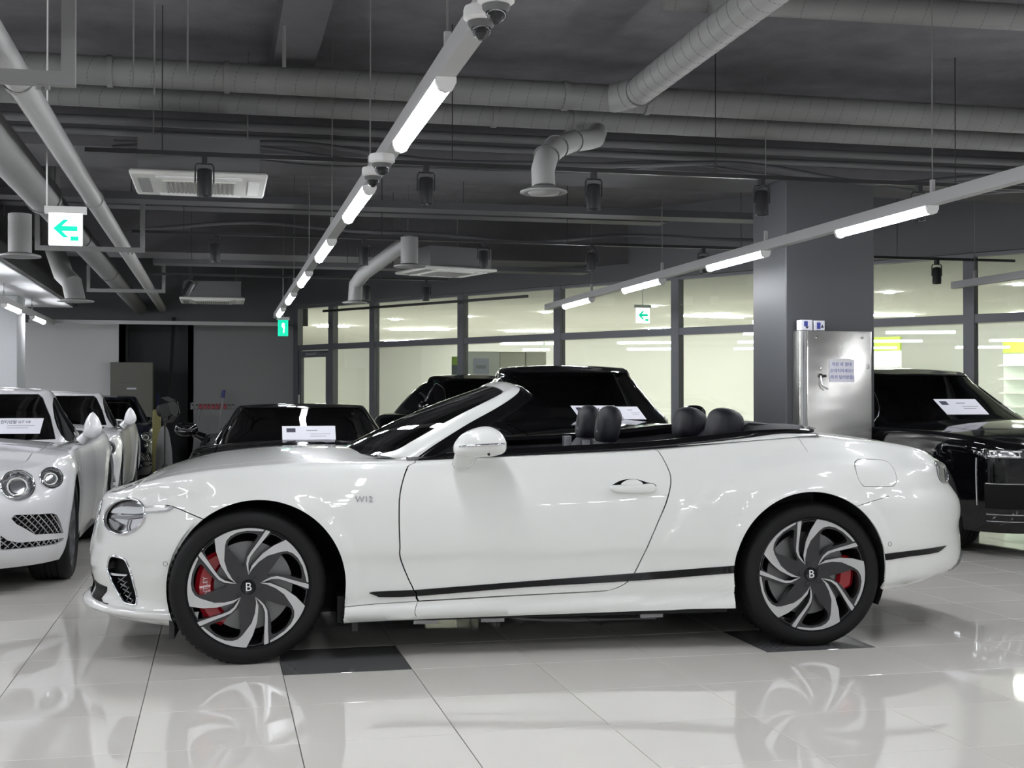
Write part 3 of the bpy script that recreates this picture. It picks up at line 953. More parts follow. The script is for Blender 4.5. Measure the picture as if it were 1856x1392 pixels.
def pillow(outline, depth, M, rings=5, k=0.5, back=None):
    """rounded solid from a closed flat outline (local x, y) swelling along local z"""
    o = np.array(outline, float); c = o.mean(0)
    N = len(o); v, f = [], []
    lv = [math.sin(q) for q in np.linspace(-PI / 2, PI / 2, 2 * rings + 1)]
    for q in np.linspace(-PI / 2, PI / 2, 2 * rings + 1):
        sc = max(math.cos(q), 0.0) ** k
        z = math.sin(q) * (depth if (q > 0 or back is None) else back)
        for p in o:
            w_ = c + (p - c) * max(sc, .02)
            v.append(M @ Vector((w_[0], w_[1], z)))
    R_ = 2 * rings + 1
    for i in range(R_ - 1):
        for j in range(N):
            j2 = (j + 1) % N
            f.append((i * N + j, i * N + j2, (i + 1) * N + j2, (i + 1) * N + j))
    f.append(tuple(range(N))[::-1]); f.append(tuple((R_ - 1) * N + j for j in range(N)))
    return v, f
def loft(rows, closed=False, cap=False):
    v, f = [], []
    n = len(rows[0])
    for r in rows: v += [tuple(p) for p in r]
    for i in range(len(rows) - 1):
        for j in range(n if closed else n - 1):
            j2 = (j + 1) % n
            f.append((i * n + j, i * n + j2, (i + 1) * n + j2, (i + 1) * n + j))
    if cap:
        f.append(tuple(range(n))[::-1]); f.append(tuple((len(rows) - 1) * n + j for j in range(n)))
    return v, f

# ------------------------------------------------------------------ car materials
mat('paint_white', (0.755, 0.765, 0.73), 0.32, coat=1.0)
mat('paint_pearl', (0.76, 0.76, 0.77), 0.35, metal=0.1, coat=1.0)
mat('paint_black', (0.002, 0.002, 0.0025), 0.06)
mat('paint_navy', (0.004, 0.006, 0.014), 0.1)
mat('gloss_black', (0.003, 0.003, 0.004), 0.12, spec=0.3)
mat('liner', (0.004, 0.004, 0.004), 0.9)
mat('under', (0.012, 0.012, 0.012), 0.7)
mat('leather', (0.007, 0.007, 0.011), 0.55, spec=0.35, bump=0.15, bscale=180)
mat('tonneau', (0.014, 0.014, 0.02), 0.65, spec=0.35, bump=0.1, bscale=220)
mat('trim_alu', (0.6, 0.61, 0.63), 0.3, metal=1.0)
def tyre_mat():
    m = bpy.data.materials.new('rubber'); m.use_nodes = True
    b = m.node_tree.nodes['Principled BSDF']
    b.inputs['Base Color'].default_value = (0.007, 0.007, 0.0072, 1)
    b.inputs['Roughness'].default_value = 0.65
    b.inputs['Specular IOR Level'].default_value = 0.25
    MATS['rubber'] = m
tyre_mat()
mat('rim_dark', (0.035, 0.035, 0.037), 0.3, metal=0.6, coat=0.4)
mat('rim_polish', (0.72, 0.72, 0.72), 0.28, metal=1.0)
mat('disc_iron', (0.22, 0.22, 0.22), 0.45, metal=0.9)
mat('caliper_red', (0.36, 0.008, 0.016), 0.3, coat=0.6)
mat('lamp_clear', (0.75, 0.76, 0.78), 0.12, metal=0.85)
mat('lamp_grey', (0.30, 0.30, 0.31), 0.15, metal=0.7)
mat('lamp_smoke', (0.09, 0.09, 0.095), 0.08, coat=1.0)
mat('mesh_black', (0.004, 0.004, 0.004), 0.6, spec=0.15)
mat('tint_glass', (0.002, 0.002, 0.0025), 0.02)
glass_mat('car_glass', (0.10, 0.10, 0.115))
glass_mat('lens', (0.95, 0.95, 0.95))

# ------------------------------------------------------------------ wheels
def pol(r, a): return (r * math.cos(R(a)), r * math.sin(R(a)))
def wheel(parent, c, Ro, Rr, width, rot, steer=0.0, caliper=None, style='swirl', out=-1, letter='B', detail=True, cal_text=None):
    """c = hub centre on the outer rim plane, in the car's frame"""
    t = empty('wheel', c); t.parent = parent
    t.rotation_euler = (0, 0, steer)
    M0 = frame((0, 0, 0), (1, 0, 0), (0, out, 0))
    if out > 0: M0 = frame((0, 0, 0), (-1, 0, 0), (0, 1, 0))
    sg = 64 if detail else 36
    # tyre
    h = Ro - Rr
    pr = [(Rr - .004, -.012), (Rr + .004, .002), (Rr + .12 * h, .010), (Rr + .35 * h, .016), (Rr + .6 * h, .014), (Rr + .82 * h, .004), (Rr + .94 * h, -.014), (Ro - .002, -.032)]
    ng = 4
    tw = width - .064
    for k in range(ng + 1):
        a = -.032 - tw * k / (ng + 1); b = -.032 - tw * (k + 1) / (ng + 1)
        pr += [(Ro, a - .004), (Ro, b + .006)]
        if k < ng: pr += [(Ro - .008, b + .005), (Ro - .008, b - .003)]
    pr += [(Ro - .004, -width + .02), (Rr + .6 * h, -width - .005), (Rr, -width + .02)]
    MB().lathe(pr, sg, M0).build('tyre', 'rubber', t, 35)
    if detail:
        mbs = MB()
        for k in range(72):
            q = 2 * PI * k / 72
            er = Vector((math.cos(q), math.sin(q), 0)); et = Vector((-math.sin(q), math.cos(q), 0)); ez = Vector((0, 0, 1))
            for z0_, z1_ in ((-.012, -.05), (-width + .05, -width + .015)):
                vv = []
                for zz in (z0_, z1_):
                    rr = Ro + .0015 if zz < -.03 and zz > -width + .03 else Ro - .016
                    for s2 in (-.009, .009):
                        vv += [M0 @ (er * (rr - .012) + et * s2 + ez * zz), M0 @ (er * (rr + .004) + et * s2 + ez * zz)]
                mbs.add(vv, [(0, 1, 3, 2), (4, 6, 7, 5), (0, 4, 5, 1), (2, 3, 7, 6), (1, 5, 7, 3), (0, 2, 6, 4)])
        mbs.build('tread_blocks', 'rubber', t, kind='stuff')
    # barrel
    MB().lathe([(Rr, -.004), (Rr * .985, -.002), (Rr * .965, -.012), (Rr * .95, -.04), (Rr * .93, -width + .03), (Rr, -width + .02)], sg, M0).build('barrel', 'rim_dark', t, 40)
    # brake disc and backing
    MB().lathe([(Rr * .74, -.085), (Rr * .74, -.115), (.06, -.115), (.06, -.085)], 48, M0, closed=True).build('brake_disc', 'disc_iron', t, 40)
    MB().lathe([(.001, -width + .05), (Rr * .92, -width + .05)], 32, M0).build('back_plate', 'liner', t)
    if caliper is not None:
        a0, a1 = caliper
        A = np.linspace(R(a0), R(a1), 14)
        rows = []
        for q in A:
            e = min(1, 4 * min((q - A[0]) / (A[-1] - A[0]), (A[-1] - q) / (A[-1] - A[0])) + .35)
            ri, ro_ = Rr * .56, Rr * (.72 + .14 * e)
            rows.append([M0 @ Vector((r_ * math.cos(q), r_ * math.sin(q), z_)) for r_, z_ in ((ri, -.075), (ri + .015, -.055), (ro_ - .02, -.05), (ro_, -.065), (ro_, -.12), (ri, -.12))])
        v, f = loft(rows, closed=True, cap=True)
        cal = mesh('brake_caliper', v, f, 'caliper_red', 35, t)
        if cal_text:
            am = R((a0 + a1) / 2)
            Mt = M0 @ frame((Rr * .70 * math.cos(am), Rr * .70 * math.sin(am), -.0495), (math.sin(am), -math.cos(am), 0), (0, 0, 1))
            Mt = M0 @ frame((Rr * .69 * math.cos(am), Rr * .69 * math.sin(am), -.0490), (-math.sin(am) * -1, -math.cos(am), 0), (0, 0, 1))
            text_mesh('lettering', cal_text, .030, Mt, 'white_plastic', cal)
    zf = lambda r: -.026 + .024 * np.clip(r / Rr, 0, 1) ** 1.6
    def flat(name, outer, holes, m, dz, thick, step=.02, par=t):
        vo, fo, rim = region(outer, holes, step)
        r = np.hypot(vo[:, 0], vo[:, 1])
        V = np.stack([vo[:, 0], vo[:, 1], zf(r) + dz], 1)
        n = np.stack([-vo[:, 0] * .1, -vo[:, 1] * .1, np.ones(len(vo))], 1); n /= np.linalg.norm(n, axis=1, keepdims=True)
        A = np.array(M0)[:3, :3]
        return skin(name, V @ A.T, n @ A.T, fo, rim, thick, m, par)
    circ = lambda r, n=72: [pol(r, 360 * k / n) for k in range(n)]
    if style == 'swirl':
        wins, pocks = [], []
        for k in range(5):
            al = rot + 72 * k
            q = lambda L_: [pol(r * Rr, al + a) for r, a in L_]
            win = q(cat_spline([(.36, -57), (.55, -50), (.74, -46), (.84, -50), (.90, -64), (.90, -76), (.86, -82), (.72, -77), (.58, -70.5), (.42, -64)], 4, True))
            pock = q([(.27, -2.5), (.36, -9), (.6, -23), (.8, -31.5), (.945, -36.5), (.955, -29), (.945, -22.5), (.8, -17.5), (.6, -9.5), (.5, -4), (.4, -.5)])
            wins.append(win); pocks.append(pock)
        spider = flat('spokes', circ(Rr * .968), wins + pocks, 'rim_dark', 0.0, .05)
        for k in range(5):
            al = rot + 72 * k
            q = lambda L_: [pol(r * Rr, al + a) for r, a in L_]
            # straight bright edge that flares into the rim
            s1 = q([(.205, -1), (.36, -8.5), (.6, -22.5), (.8, -31), (.985, -38)] + [(.985, -38 - 5 * j) for j in range(1, 10)] + [(.985, -87)] + [(.955, -86)] + [(.945, -80), (.945, -70), (.935, -60), (.91, -53), (.865, -47.5), (.80, -43.5), (.74, -40.5), (.6, -31), (.45, -22), (.30, -11)])
            flat('bright_edge', s1, [], 'rim_polish', .003, .006, .015, spider)
            s2 = q([(.205, -1), (.30, 4), (.40, 5), (.5, 2), (.6, -4.2), (.8, -12.5), (.985, -16.5), (.985, -21), (.8, -17), (.6, -9), (.5, -3.4), (.4, .2), (.28, -.5)])
            flat('bright_edge', s2, [], 'rim_polish', .003, .006, .015, spider)
    else:
        ns = 10 if style == 'ten' else 7
        wins = []
        for k in range(ns):
            al = rot + 360 / ns * k
            hw = 360 / ns * .33
            wins.append([pol(r * Rr, al + a) for r, a in ((.38, -hw * .7), (.9, -hw), (.93, 0), (.9, hw), (.38, hw * .7), (.33, 0))])
        flat('spokes', circ(Rr * .985, 48), wins, 'lamp_clear' if style == 'ten' else 'rim_dark', 0.0, .04, .04)
    # hub cap, bolts
    hub = MB().lathe([(.036, zf(0) - .004), (.036, zf(0) + .004), (.033, zf(0) + .008), (.001, zf(0) + .009)], 32, M0).build('hub_cap', 'gloss_black', t, 40)
    if detail:
        if letter:
            text_mesh('emblem', letter, .058, M0 @ Matrix.Translation((0, 0, float(zf(0)) + .0095)), 'white_plastic', hub, .0006)
        for k in range(5):
            x, y = pol(.056, rot + 36 + 72 * k + 16)
            MB().lathe([(.0125, zf(0) - .006), (.0125, zf(0) + .008), (.009, zf(0) + .010), (.001, zf(0) + .009)], 12, M0 @ Matrix.Translation((x, y, 0))).build('wheel_bolt', 'black_metal', t, 40)
    return t
# ------------------------------------------------------------------ the white convertible
CO, CA = Vector((1.62299, 7.14615, 0)), -0.062597
car = empty('convertible_car', CO, CA)
tag(car, 'white convertible with its roof down and black interior, parked side-on across the hall', 'car')
ca, sa = math.cos(CA), math.sin(CA)
cam_l = np.array([(0 - CO.x) * ca + (0 - CO.y) * sa, -(0 - CO.x) * sa + (0 - CO.y) * ca, CAM_H])
# profile of the nose and tail against height, plan widths, shoulder heights
xf = curve([(.10, -2.16), (.166, -2.20), (.20, -2.27), (.23, -2.288), (.262, -2.282), (.31, -2.262), (.354, -2.272), (.412, -2.285), (.48, -2.278), (.57, -2.268), (.63, -2.255), (.70, -2.236), (.755, -2.222), (.80, -2.205)])
xr = curve([(.1, 2.34), (.29, 2.44), (.32, 2.55), (.36, 2.60), (.41, 2.615), (.5, 2.61), (.57, 2.60), (.635, 2.612), (.69, 2.608), (.74, 2.585), (.80, 2.54), (.85, 2.528), (.90, 2.515), (.94, 2.47), (1.05, 2.44)])
w0 = curve([(-2.35, .93), (-1.9, .945), (-1.4, .965), (-.95, .955), (-.4, .942), (.1, .940), (.6, .944), (1.0, .957), (1.45, .968), (1.9, .955), (2.55, .90)])
dz_ = curve([(.05, -.075), (.175, -.045), (.20, -.018), (.235, -.016), (.27, -.026), (.33, -.020), (.40, -.018), (.47, -.013), (.52, -.003), (.60, .0), (.70, .0), (.80, -.008), (.88, -.024), (.96, -.052), (1.05, -.088), (1.15, -.13)])
HX = [(0.52, 0.40), (0.623, 0.543), (0.696, 0.666), (0.873, 0.859), (0.99, 0.935), (1.138, 0.970), (1.448, 0.995), (1.8, 0.99), (2.3, .93)]
hz = curve(HX)
def wside(x, z):
    y = w0(x) + dz_(z)
    # rear haunch swelling below its curved crease
    d = hz(x) - z
    y = y + 0.024 * sstep(-.015, .06, d) * sstep(.52, .95, x) * (1 - sstep(2.0, 2.4, x))
    # flared lips round the arches
    for cx, cz, rr in ((-1.38, .368, .42), (1.405, .385, .412)):
        q = np.hypot(np.asarray(x) - cx, np.asarray(z) - cz)
        y = y + 0.010 * (1 - sstep(rr + .01, rr + .085, q))
    return y
zs_main = curve([(-2.30, .742), (-2.2, .755), (-2.1, .785), (-2.0, .815), (-1.85, .855), (-1.6, .897), (-1.3, .925), (-1.0, .938), (-.65, .945), (-.15, .965), (.3, .983), (.62, .996), (.9, 1.018), (1.1, 1.036), (1.3, 1.055), (1.45, 1.065), (1.6, 1.060), (1.8, 1.042), (2.0, 1.020), (2.2, .995), (2.35, .966), (2.45, .94), (2.55, .925)])
Rd = curve([(-2.3, .05), (-1.9, .055), (-1.2, .05), (-.7, .035), (1.2, .035), (1.6, .05), (2.5, .05)])
crown = curve([(-2.2, .04), (-1.9, .045), (-1.5, .05), (-1.0, .045), (-.6, .04), (1.3, .03), (2.5, .03)])
S = Surf(xf, xr, .78, .85, 2.25, 2.15, wside, zs_main, Rd, crown)
def spx(L_):
    """where the sight lines through traced points of the photograph first meet the car's near flank -> (x, z)"""
    out = []
    for px, py in L_:
        v = ray(px, py)
        d_ = np.array([v.x * ca + v.y * sa, -v.x * sa + v.y * ca, v.z])
        yy = np.linspace(-1.06, -.02, 900)
        tt = (yy - cam_l[1]) / d_[1]
        X = cam_l[0] + tt * d_[0]; Z = cam_l[2] + tt * d_[2]
        g = S.sg(X, Z); Y = S.xy(g, np.minimum(Z, S.zs(g)))[1]
        ok = (X > S.xf(Z)) & (X < S.xr(Z)) & (Y >= -yy)
        k = int(np.argmax(ok)) if ok.any() else len(yy) - 1
        out.append((float(X[k]), float(Z[k])))
    return out
def spt(L_): return S.pts(spx(L_))
ZE, LT, SE = S.ZE, S.LT, S.S
def arch(cx, cz, r, zb=0.0, inl=.01):
    a = [(cx + r * math.cos(q), cz + r * math.sin(q)) for q in np.linspace(0, PI, 60)]
    return S.pts(resample(a + [(cx - r + inl, cz - .2), (cx - r + inl * 2, zb), (cx + r - inl * 2, zb), (cx + r - inl, cz - .2)], .02))
AF, AR = arch(-1.38, .372, .418), arch(1.405, .387, .411)
def sm(L_, n=6, closed=False): return cat_spline(L_, n, closed)
# seams
door_front = sm(spx([(752, 826), (743, 838.6), (732.7, 862.8), (724.8, 897), (723.4, 935), (724.8, 987), (727.6, 1018)]) + spx([(758.6, 1089.6)]), 6)
door_bot = sm(spx([(758.6, 1089.6), (841, 1085), (944.8, 1079), (1082.7, 1072), (1110, 1068), (1127.5, 1061), (1138, 1054)]), 6)
door_rear = sm(spx([(1138, 1054), (1148, 1042), (1165.5, 1007.6), (1193, 945.5), (1208.6, 907.6), (1216, 873), (1212, 852), (1200, 828)]), 6)
df, db, dr = S.pts(door_front), S.pts(door_bot), S.pts(door_rear)
xt_f, xt_r = door_front[0][0], door_rear[-1][0] - .02
sg_f, sg_r = float(S.sg(xt_f + .02, .9)), float(S.sg(xt_r, .9))
df = [(sg_f, ZE)] + df[1:]
dr = dr + [(sg_r, ZE)]
seamF = S.pts(sm(spx([(300, 915), (317, 919.5), (340, 929), (368, 941), (385, 950)]), 4))
bpt = lambda L_: spt([(130 + .3017 * x, 840 + .3017 * y) for x, y in L_])
hl = bpt(sm([(195, 330), (215, 275), (265, 232), (330, 213), (395, 222), (430, 255), (440, 290), (435, 335), (400, 385), (345, 415), (290, 425), (235, 405), (205, 370)], 5, True))
vent = bpt(sm([(235, 560), (215, 625), (225, 665), (250, 725), (310, 825), (340, 845), (385, 850), (391, 800), (375, 730), (350, 640), (325, 585), (300, 568)], 4, True))
fuel = spt(sm([(1549, 842), (1553, 834), (1562, 832), (1600, 834), (1614, 842), (1622, 855), (1625, 868), (1622, 878), (1612, 882), (1572, 882), (1562, 878), (1555, 866)], 5, True))
lampR = S.pts(sm([(2.27, .925), (2.36, .91), (2.44, .87), (2.41, .83), (2.31, .815), (2.25, .84), (2.24, .885)], 4, True))
# outlines
bot = lambda x: float(np.interp(x, [-2.3, -2.25, -2.15, -2.05, -1.95, -1.8, -.96, -.75, .67, .78, 1.0, 1.78, 1.92, 2.2, 2.45, 2.56], [.225, .222, .212, .195, .183, .176, .181, .187, .203, .209, .209, .280, .286, .296, .320, .33]))
def botline(x0, x1, n=30): return S.pts([(x, bot(x)) for x in np.linspace(x0, x1, n)])
hood_t = ZE + .10
def tl(s0, s1, t, n=30): return [(float(q), t) for q in np.linspace(s0, s1, n)]
sg_cowl = float(S.sg(-.63, .9))
sg_seam_end = seamF[-1]
# 1 front bumper: below the wing seam and the lamps
nose_z = .66
bump_top = [(0.0, float(nose_z - S.zs(0.0)))] + S.pts([(-2.20, .67), (-2.12, .70)]) + [bpt([(300, 330)])[0]] + seamF[1:]
s_b0 = [(0.0, bot(-2.3) - float(S.zs(0.0)))]
front_bumper = s_b0 + botline(-2.268, -1.40) + [S.pts([(-1.38, .6)])[0]] + bump_top[::-1]
rib = lambda L_, w_=.0022: ribbon(resample(L_, .015, False), w_)
gapsF = [rib(seamF)]
S.panel('front_bumper', front_bumper, [AF, hl, vent] + gapsF, 'paint_white', car, step=.028)
# 2 wing
wing = bump_top + [S.pts([(-1.38, .6)])[0]] + botline(-1.36, -.60, 20) + [df[-1]] + df[::-1] + [(sg_cowl, hood_t)] + tl(sg_cowl, 0.0, hood_t, 60)[1:]
S.panel('front_wing', wing, [AF, hl, rib(df, .003), rib(tl(0, sg_cowl, hood_t, 60), .003), rib([df[-1]] + botline(-.60, -.55, 3), .003)] + gapsF + [rib(S.pts([(-.98, .262), (-.8, .272), door_bot[0]]), .0016)], 'paint_white', car, step=.028)
# 3 bonnet
S.panel('bonnet', tl(0.02, sg_cowl, hood_t + .004, 60) + [(float(S.sg(-.95, .9)) + .02, ZE + LT - .1), (float(S.sg(-.985, .9)), ZE + LT)] + tl(float(S.sg(-1.0, .9)), .02, ZE + LT, 40), [], 'paint_white', car, step=.035)
# 4 door
door_o = df + db[1:] + dr[1:] + tl(sg_r, sg_f, ZE, 30)[1:-1]
door_gap = rib(df + db[1:] + dr[1:], .003)
S.panel('door', door_o, [door_gap], 'paint_white', car, step=.03)
# 5 sill under the door
sill_o = botline(-.60, 1.05, 40) + [S.pts([(1.05, .36)])[0]] + S.pts([(.60, .375)]) + [dr[3]] + db[::-1]
S.panel('sill', sill_o, [door_gap, AR], 'paint_white', car, step=.03)
# 6 rear quarter
seamR = S.pts(sm(spx([(1555, 917), (1568, 912.7), (1612, 899), (1660, 882), (1696, 869), (1706, 862)]), 4))
deck_t = ZE + .14
sg_dk = float(S.sg(1.45, .95))
quarter = dr[3:] + [(sg_dk, ZE), (sg_dk, deck_t)] + tl(sg_dk, SE, deck_t, 50)[1:] + [(SE, float(.84 - S.zs(SE)))] + [(float(S.sg(2.43, .84)), float(.84 - S.zs(float(S.sg(2.43, .84)))))] + seamR[::-1] + [S.pts([(1.42, .6)])[0], S.pts([(1.05, .36)])[0], S.pts([(.60, .375)])[0]]
S.panel('rear_quarter', quarter, [door_gap, AR, rib(fuel + [fuel[0]], .0016), lampR, rib(seamR[:9], .0012), rib(tl(sg_dk, SE, deck_t, 50), .003), rib([(float(S.sg(1.36, .95)), ZE + .01)] + S.pts([(1.40, 1.035), (1.42, 1.0)]), .0012)], 'paint_white', car, step=.03)
# 7 rear bumper
rear_b = seamR + [(float(S.sg(2.43, .84)), float(.84 - S.zs(float(S.sg(2.43, .84))))), (SE, float(.84 - S.zs(SE))), (SE, float(.33 - S.zs(SE)))] + botline(2.59, 1.42, 40) + [S.pts([(1.42, .6)])[0]]
S.panel('rear_bumper', rear_b, [AR, lampR, rib(seamR[:9], .0012)], 'paint_white', car, step=.03)
# 8 boot lid
S.panel('boot_lid', tl(sg_dk, SE - .02, deck_t + .004, 50) + tl(SE - .02, float(S.sg(1.80, .95)), ZE + LT, 30) + [(sg_dk + .1, ZE + LT - .45)], [], 'paint_white', car, step=.035)

# trims on the flank
stripL = spt(sm([(669, 1074.8), (676, 1072.5), (700, 1071)], 4) + sm([(753, 1069), (944.8, 1054), (1148, 1039), (1333, 1024.8), (1345, 1024)], 4)) + spt(sm([(1345, 1037), (1333, 1038), (1148, 1052.4), (944.8, 1064.5), (755, 1080), (686, 1081.7)], 4))
S.panel('side_strip', stripL, [AR, rib(df, .003), rib(dr, .003)], 'gloss_black', car, lift=.006, step=.02, thick=.008)
stripR = spt([(1598, 1004), (1660, 996.5), (1714, 988.6), (1706, 996), (1699, 1000.7), (1650, 1008), (1598, 1016)])
S.panel('side_strip', stripR, [AR], 'gloss_black', car, lift=.006, step=.02, thick=.008)
def tube_on(name, L_, r, m, parent, lift=0.0, closed=False, seg=8, mirror=True):
    p = S.line3(L_ + ([L_[0]] if closed else []), lift)
    o = MB().tube([Vector(q) for q in p], r, seg).build(name, m, parent, 50)
    if mirror:
        MB().tube([Vector((q[0], -q[1], q[2])) for q in p], r, seg).build(name, m, parent, 50)
    return o
# arch edge liners and wheel wells
for (cx, cz, r, y0) in ((-1.38, .372, .43, .955), (1.405, .387, .423, .955)):
    for sd in (-1, 1):
        rows = []
        for y in (y0 - .012, .5):
            a = [(cx + r * math.cos(q), sd * y, cz + r * math.sin(q)) for q in np.linspace(-.45, PI + .45, 40)]
            rows.append(a)
        v, f = loft(rows)
        n = len(v)
        f.append(tuple(range(40, 80)))
        mesh('wheel_liner', v, f, 'liner', None, car)
# head lamp
MBc = MB()
def pan1(name, o_, m, lift, th=.006, step=.02, holes=(), parent=car):
    return S.panel(name, o_, list(holes), m, parent, lift=lift, step=step, thick=th)
def shrink(poly, k, dx=0, dy=0):
    a = np.array(poly); c = a.mean(0)
    return [tuple(c + (p - c) * k + np.array((dx, dy))) for p in a]
bowl = pan1('headlamp', hl, 'lamp_clear', -.03, .0)
for sd in (-1, 1):
    p = S.line3(hl, .0)
    q_ = S.line3(hl, -.032)
    v, f = loft([[(a[0], a[1] * -sd * -1 if sd == -1 else -a[1], a[2]) for a in p], [(a[0], a[1] if sd == -1 else -a[1], a[2]) for a in q_]], closed=True)
    mesh('lamp_ring', v, f, 'lamp_smoke', 60, bowl)
tube_on('chrome_ring', hl, .007, 'chrome', bowl, .002, True)
# inner lamp pieces: smoked top, crystal projector, light blade
top_half = bpt(sm([(232, 268), (275, 232), (330, 217), (392, 226), (425, 255), (350, 262), (290, 275)], 4, True))
pan1('lamp_brow', top_half, 'lamp_smoke', -.014, .01, parent=bowl)
pan1('projector', bpt(sm([(208, 330), (240, 345), (275, 365), (255, 395), (222, 385)], 4, True)), 'lamp_grey', -.012, .012, parent=bowl)
pan1('crystal_band', bpt([(225, 305), (330, 312), (430, 300), (432, 316), (330, 330), (215, 322)]), 'lamp_grey', -.016, .008, parent=bowl)
pan1('crystal_facet', bpt([(318, 332), (324, 332), (312, 375), (318, 412), (312, 414), (306, 374)]), 'lamp_grey', -.02, .004, parent=bowl)
pan1('light_blade', bpt(sm([(238, 296), (268, 266), (330, 258), (400, 262), (438, 262), (438, 296), (380, 303), (300, 300)], 4, True)), 'lamp_clear', .002, .008, parent=bowl)
tip = pan1('lamp_blade_tip', bpt([(428, 262), (470, 258), (560, 255), (600, 256), (613, 262), (598, 276), (575, 289), (500, 295), (428, 298)]), 'chrome', .007, .012)
pan1('blade_inlay', bpt([(445, 270), (560, 264), (590, 266), (570, 281), (500, 287), (445, 289)]), 'white_plastic', .0085, .002, parent=tip)
# bumper vent with mesh
vb = pan1('bumper_vent', vent, 'mesh_black', -.035, .0)
for sd in (-1, 1):
    p = S.line3(vent, .0); q_ = S.line3(shrink(vent, .93), -.036)
    v, f = loft([[(a[0], a[1] if sd == -1 else -a[1], a[2]) for a in p], [(a[0], a[1] if sd == -1 else -a[1], a[2]) for a in q_]], closed=True)
    mesh('vent_wall', v, f, 'gloss_black', 50, vb)
tube_on('chrome_ring', vent, .006, 'chrome', vb, .0, True)
pan1('vent_blade', bpt([(225, 655), (262, 662), (330, 668), (322, 678), (262, 676), (228, 672)]), 'chrome', -.004, .012, parent=vb)
for k in range(5):
    y = 700 + k * 32
    tube_on('vent_bar', bpt([(262 + k * 14, y - 2), (300 + k * 14, y + 18)]) , .0035, 'lamp_grey', vb, -.018)
    tube_on('vent_bar', bpt([(258 + k * 18, y + 22), (300 + k * 13, y - 14)]), .0035, 'lamp_grey', vb, -.018)
# low corner intake and splitter
gq = lambda s_, z: (s_, float(z - S.zs(s_)))
pan1('corner_intake', [gq(.30, .345), gq(.30, .262), gq(.55, .258)] + spt([(196, 1103), (184, 1084)]) + [gq(.50, .335)], 'mesh_black', .004, .004)
# splitter blade under the nose
for sd in (-1, 1):
    rows = []
    for q in np.linspace(0.0, 1.12, 26):
        k_ = .034 * (1 - (q / 1.12) ** 3)
        row = []
        for z, o_ in ((.256, -.004), (.248, k_ * .8), (.240, k_), (.228, k_), (.216, k_ * .7), (.205, 0.0)):
            p_, n_ = S.PN(np.array([q]), np.array([max(z, bot(-2.2) - .02) - float(S.zs(q))]))
            n2 = np.array([n_[0][0], n_[0][1], 0]); n2 /= np.linalg.norm(n2) + 1e-9
            e_ = p_[0] + n2 * o_
            row.append((e_[0], e_[1] if sd < 0 else -e_[1], e_[2]))
        rows.append(row)
    v, f = loft(rows)
    mesh('splitter', v, f if sd > 0 else [x_[::-1] for x_ in f], 'paint_white', 50, car)
# front grille, lower grille (face the nose)
gz = lambda s_, z: (s_ * .58, float(z - S.zs(s_ * .58)))
gr = pan1('grille', [gz(0, .47), gz(.30, .47), gz(.42, .56), gz(.44, .68), gz(.36, .735), gz(0, .74)], 'mesh_black', .004, .006)
tube_on('chrome_ring', [gz(.0, .465), gz(.30, .465), gz(.43, .56), gz(.45, .69), gz(.36, .74), gz(0, .745)], .009, 'chrome', gr, -.002)
for k in range(9):
    tube_on('grille_bar', [gz(.02 + .045 * k, .48 + max(0, k - 6) * .03), gz(.02 + .045 * k, .73)], .004, 'chrome', gr, .006)
pan1('lower_grille', [gz(0, .27), gz(.42, .27), gz(.38, .36), gz(0, .38)], 'mesh_black', .004, .004)
# parking sensor, fuel flap is cut into the quarter
for px, py in ((299.6, 1022), (1613, 986)):
    c_ = spx([(px, py)])[0]
    L_ = S.pts([(c_[0] + .011 * math.cos(q), c_[1] + .011 * math.sin(q)) for q in np.linspace(0, 2 * PI, 17)[:-1]])
    tube_on('sensor_ring', L_, .0013, 'lamp_grey', car, .0, True, 5)
# tail lamp and exhaust trim
tlp = pan1('tail_lamp', lampR, 'lamp_smoke', .004, .01)
tube_on('chrome_ring', lampR, .004, 'lamp_grey', tlp, .005, True)
pan1('lamp_glint', S.pts([(2.28, .91), (2.37, .895), (2.36, .882), (2.28, .895)]), 'lamp_clear', .006, .003, parent=tlp)
ex = S.pts([(2.42, .315), (2.46, .375), (2.56, .42), (2.58, .38), (2.51, .33)])
pan1('exhaust_trim', ex, 'lamp_grey', .012, .02)
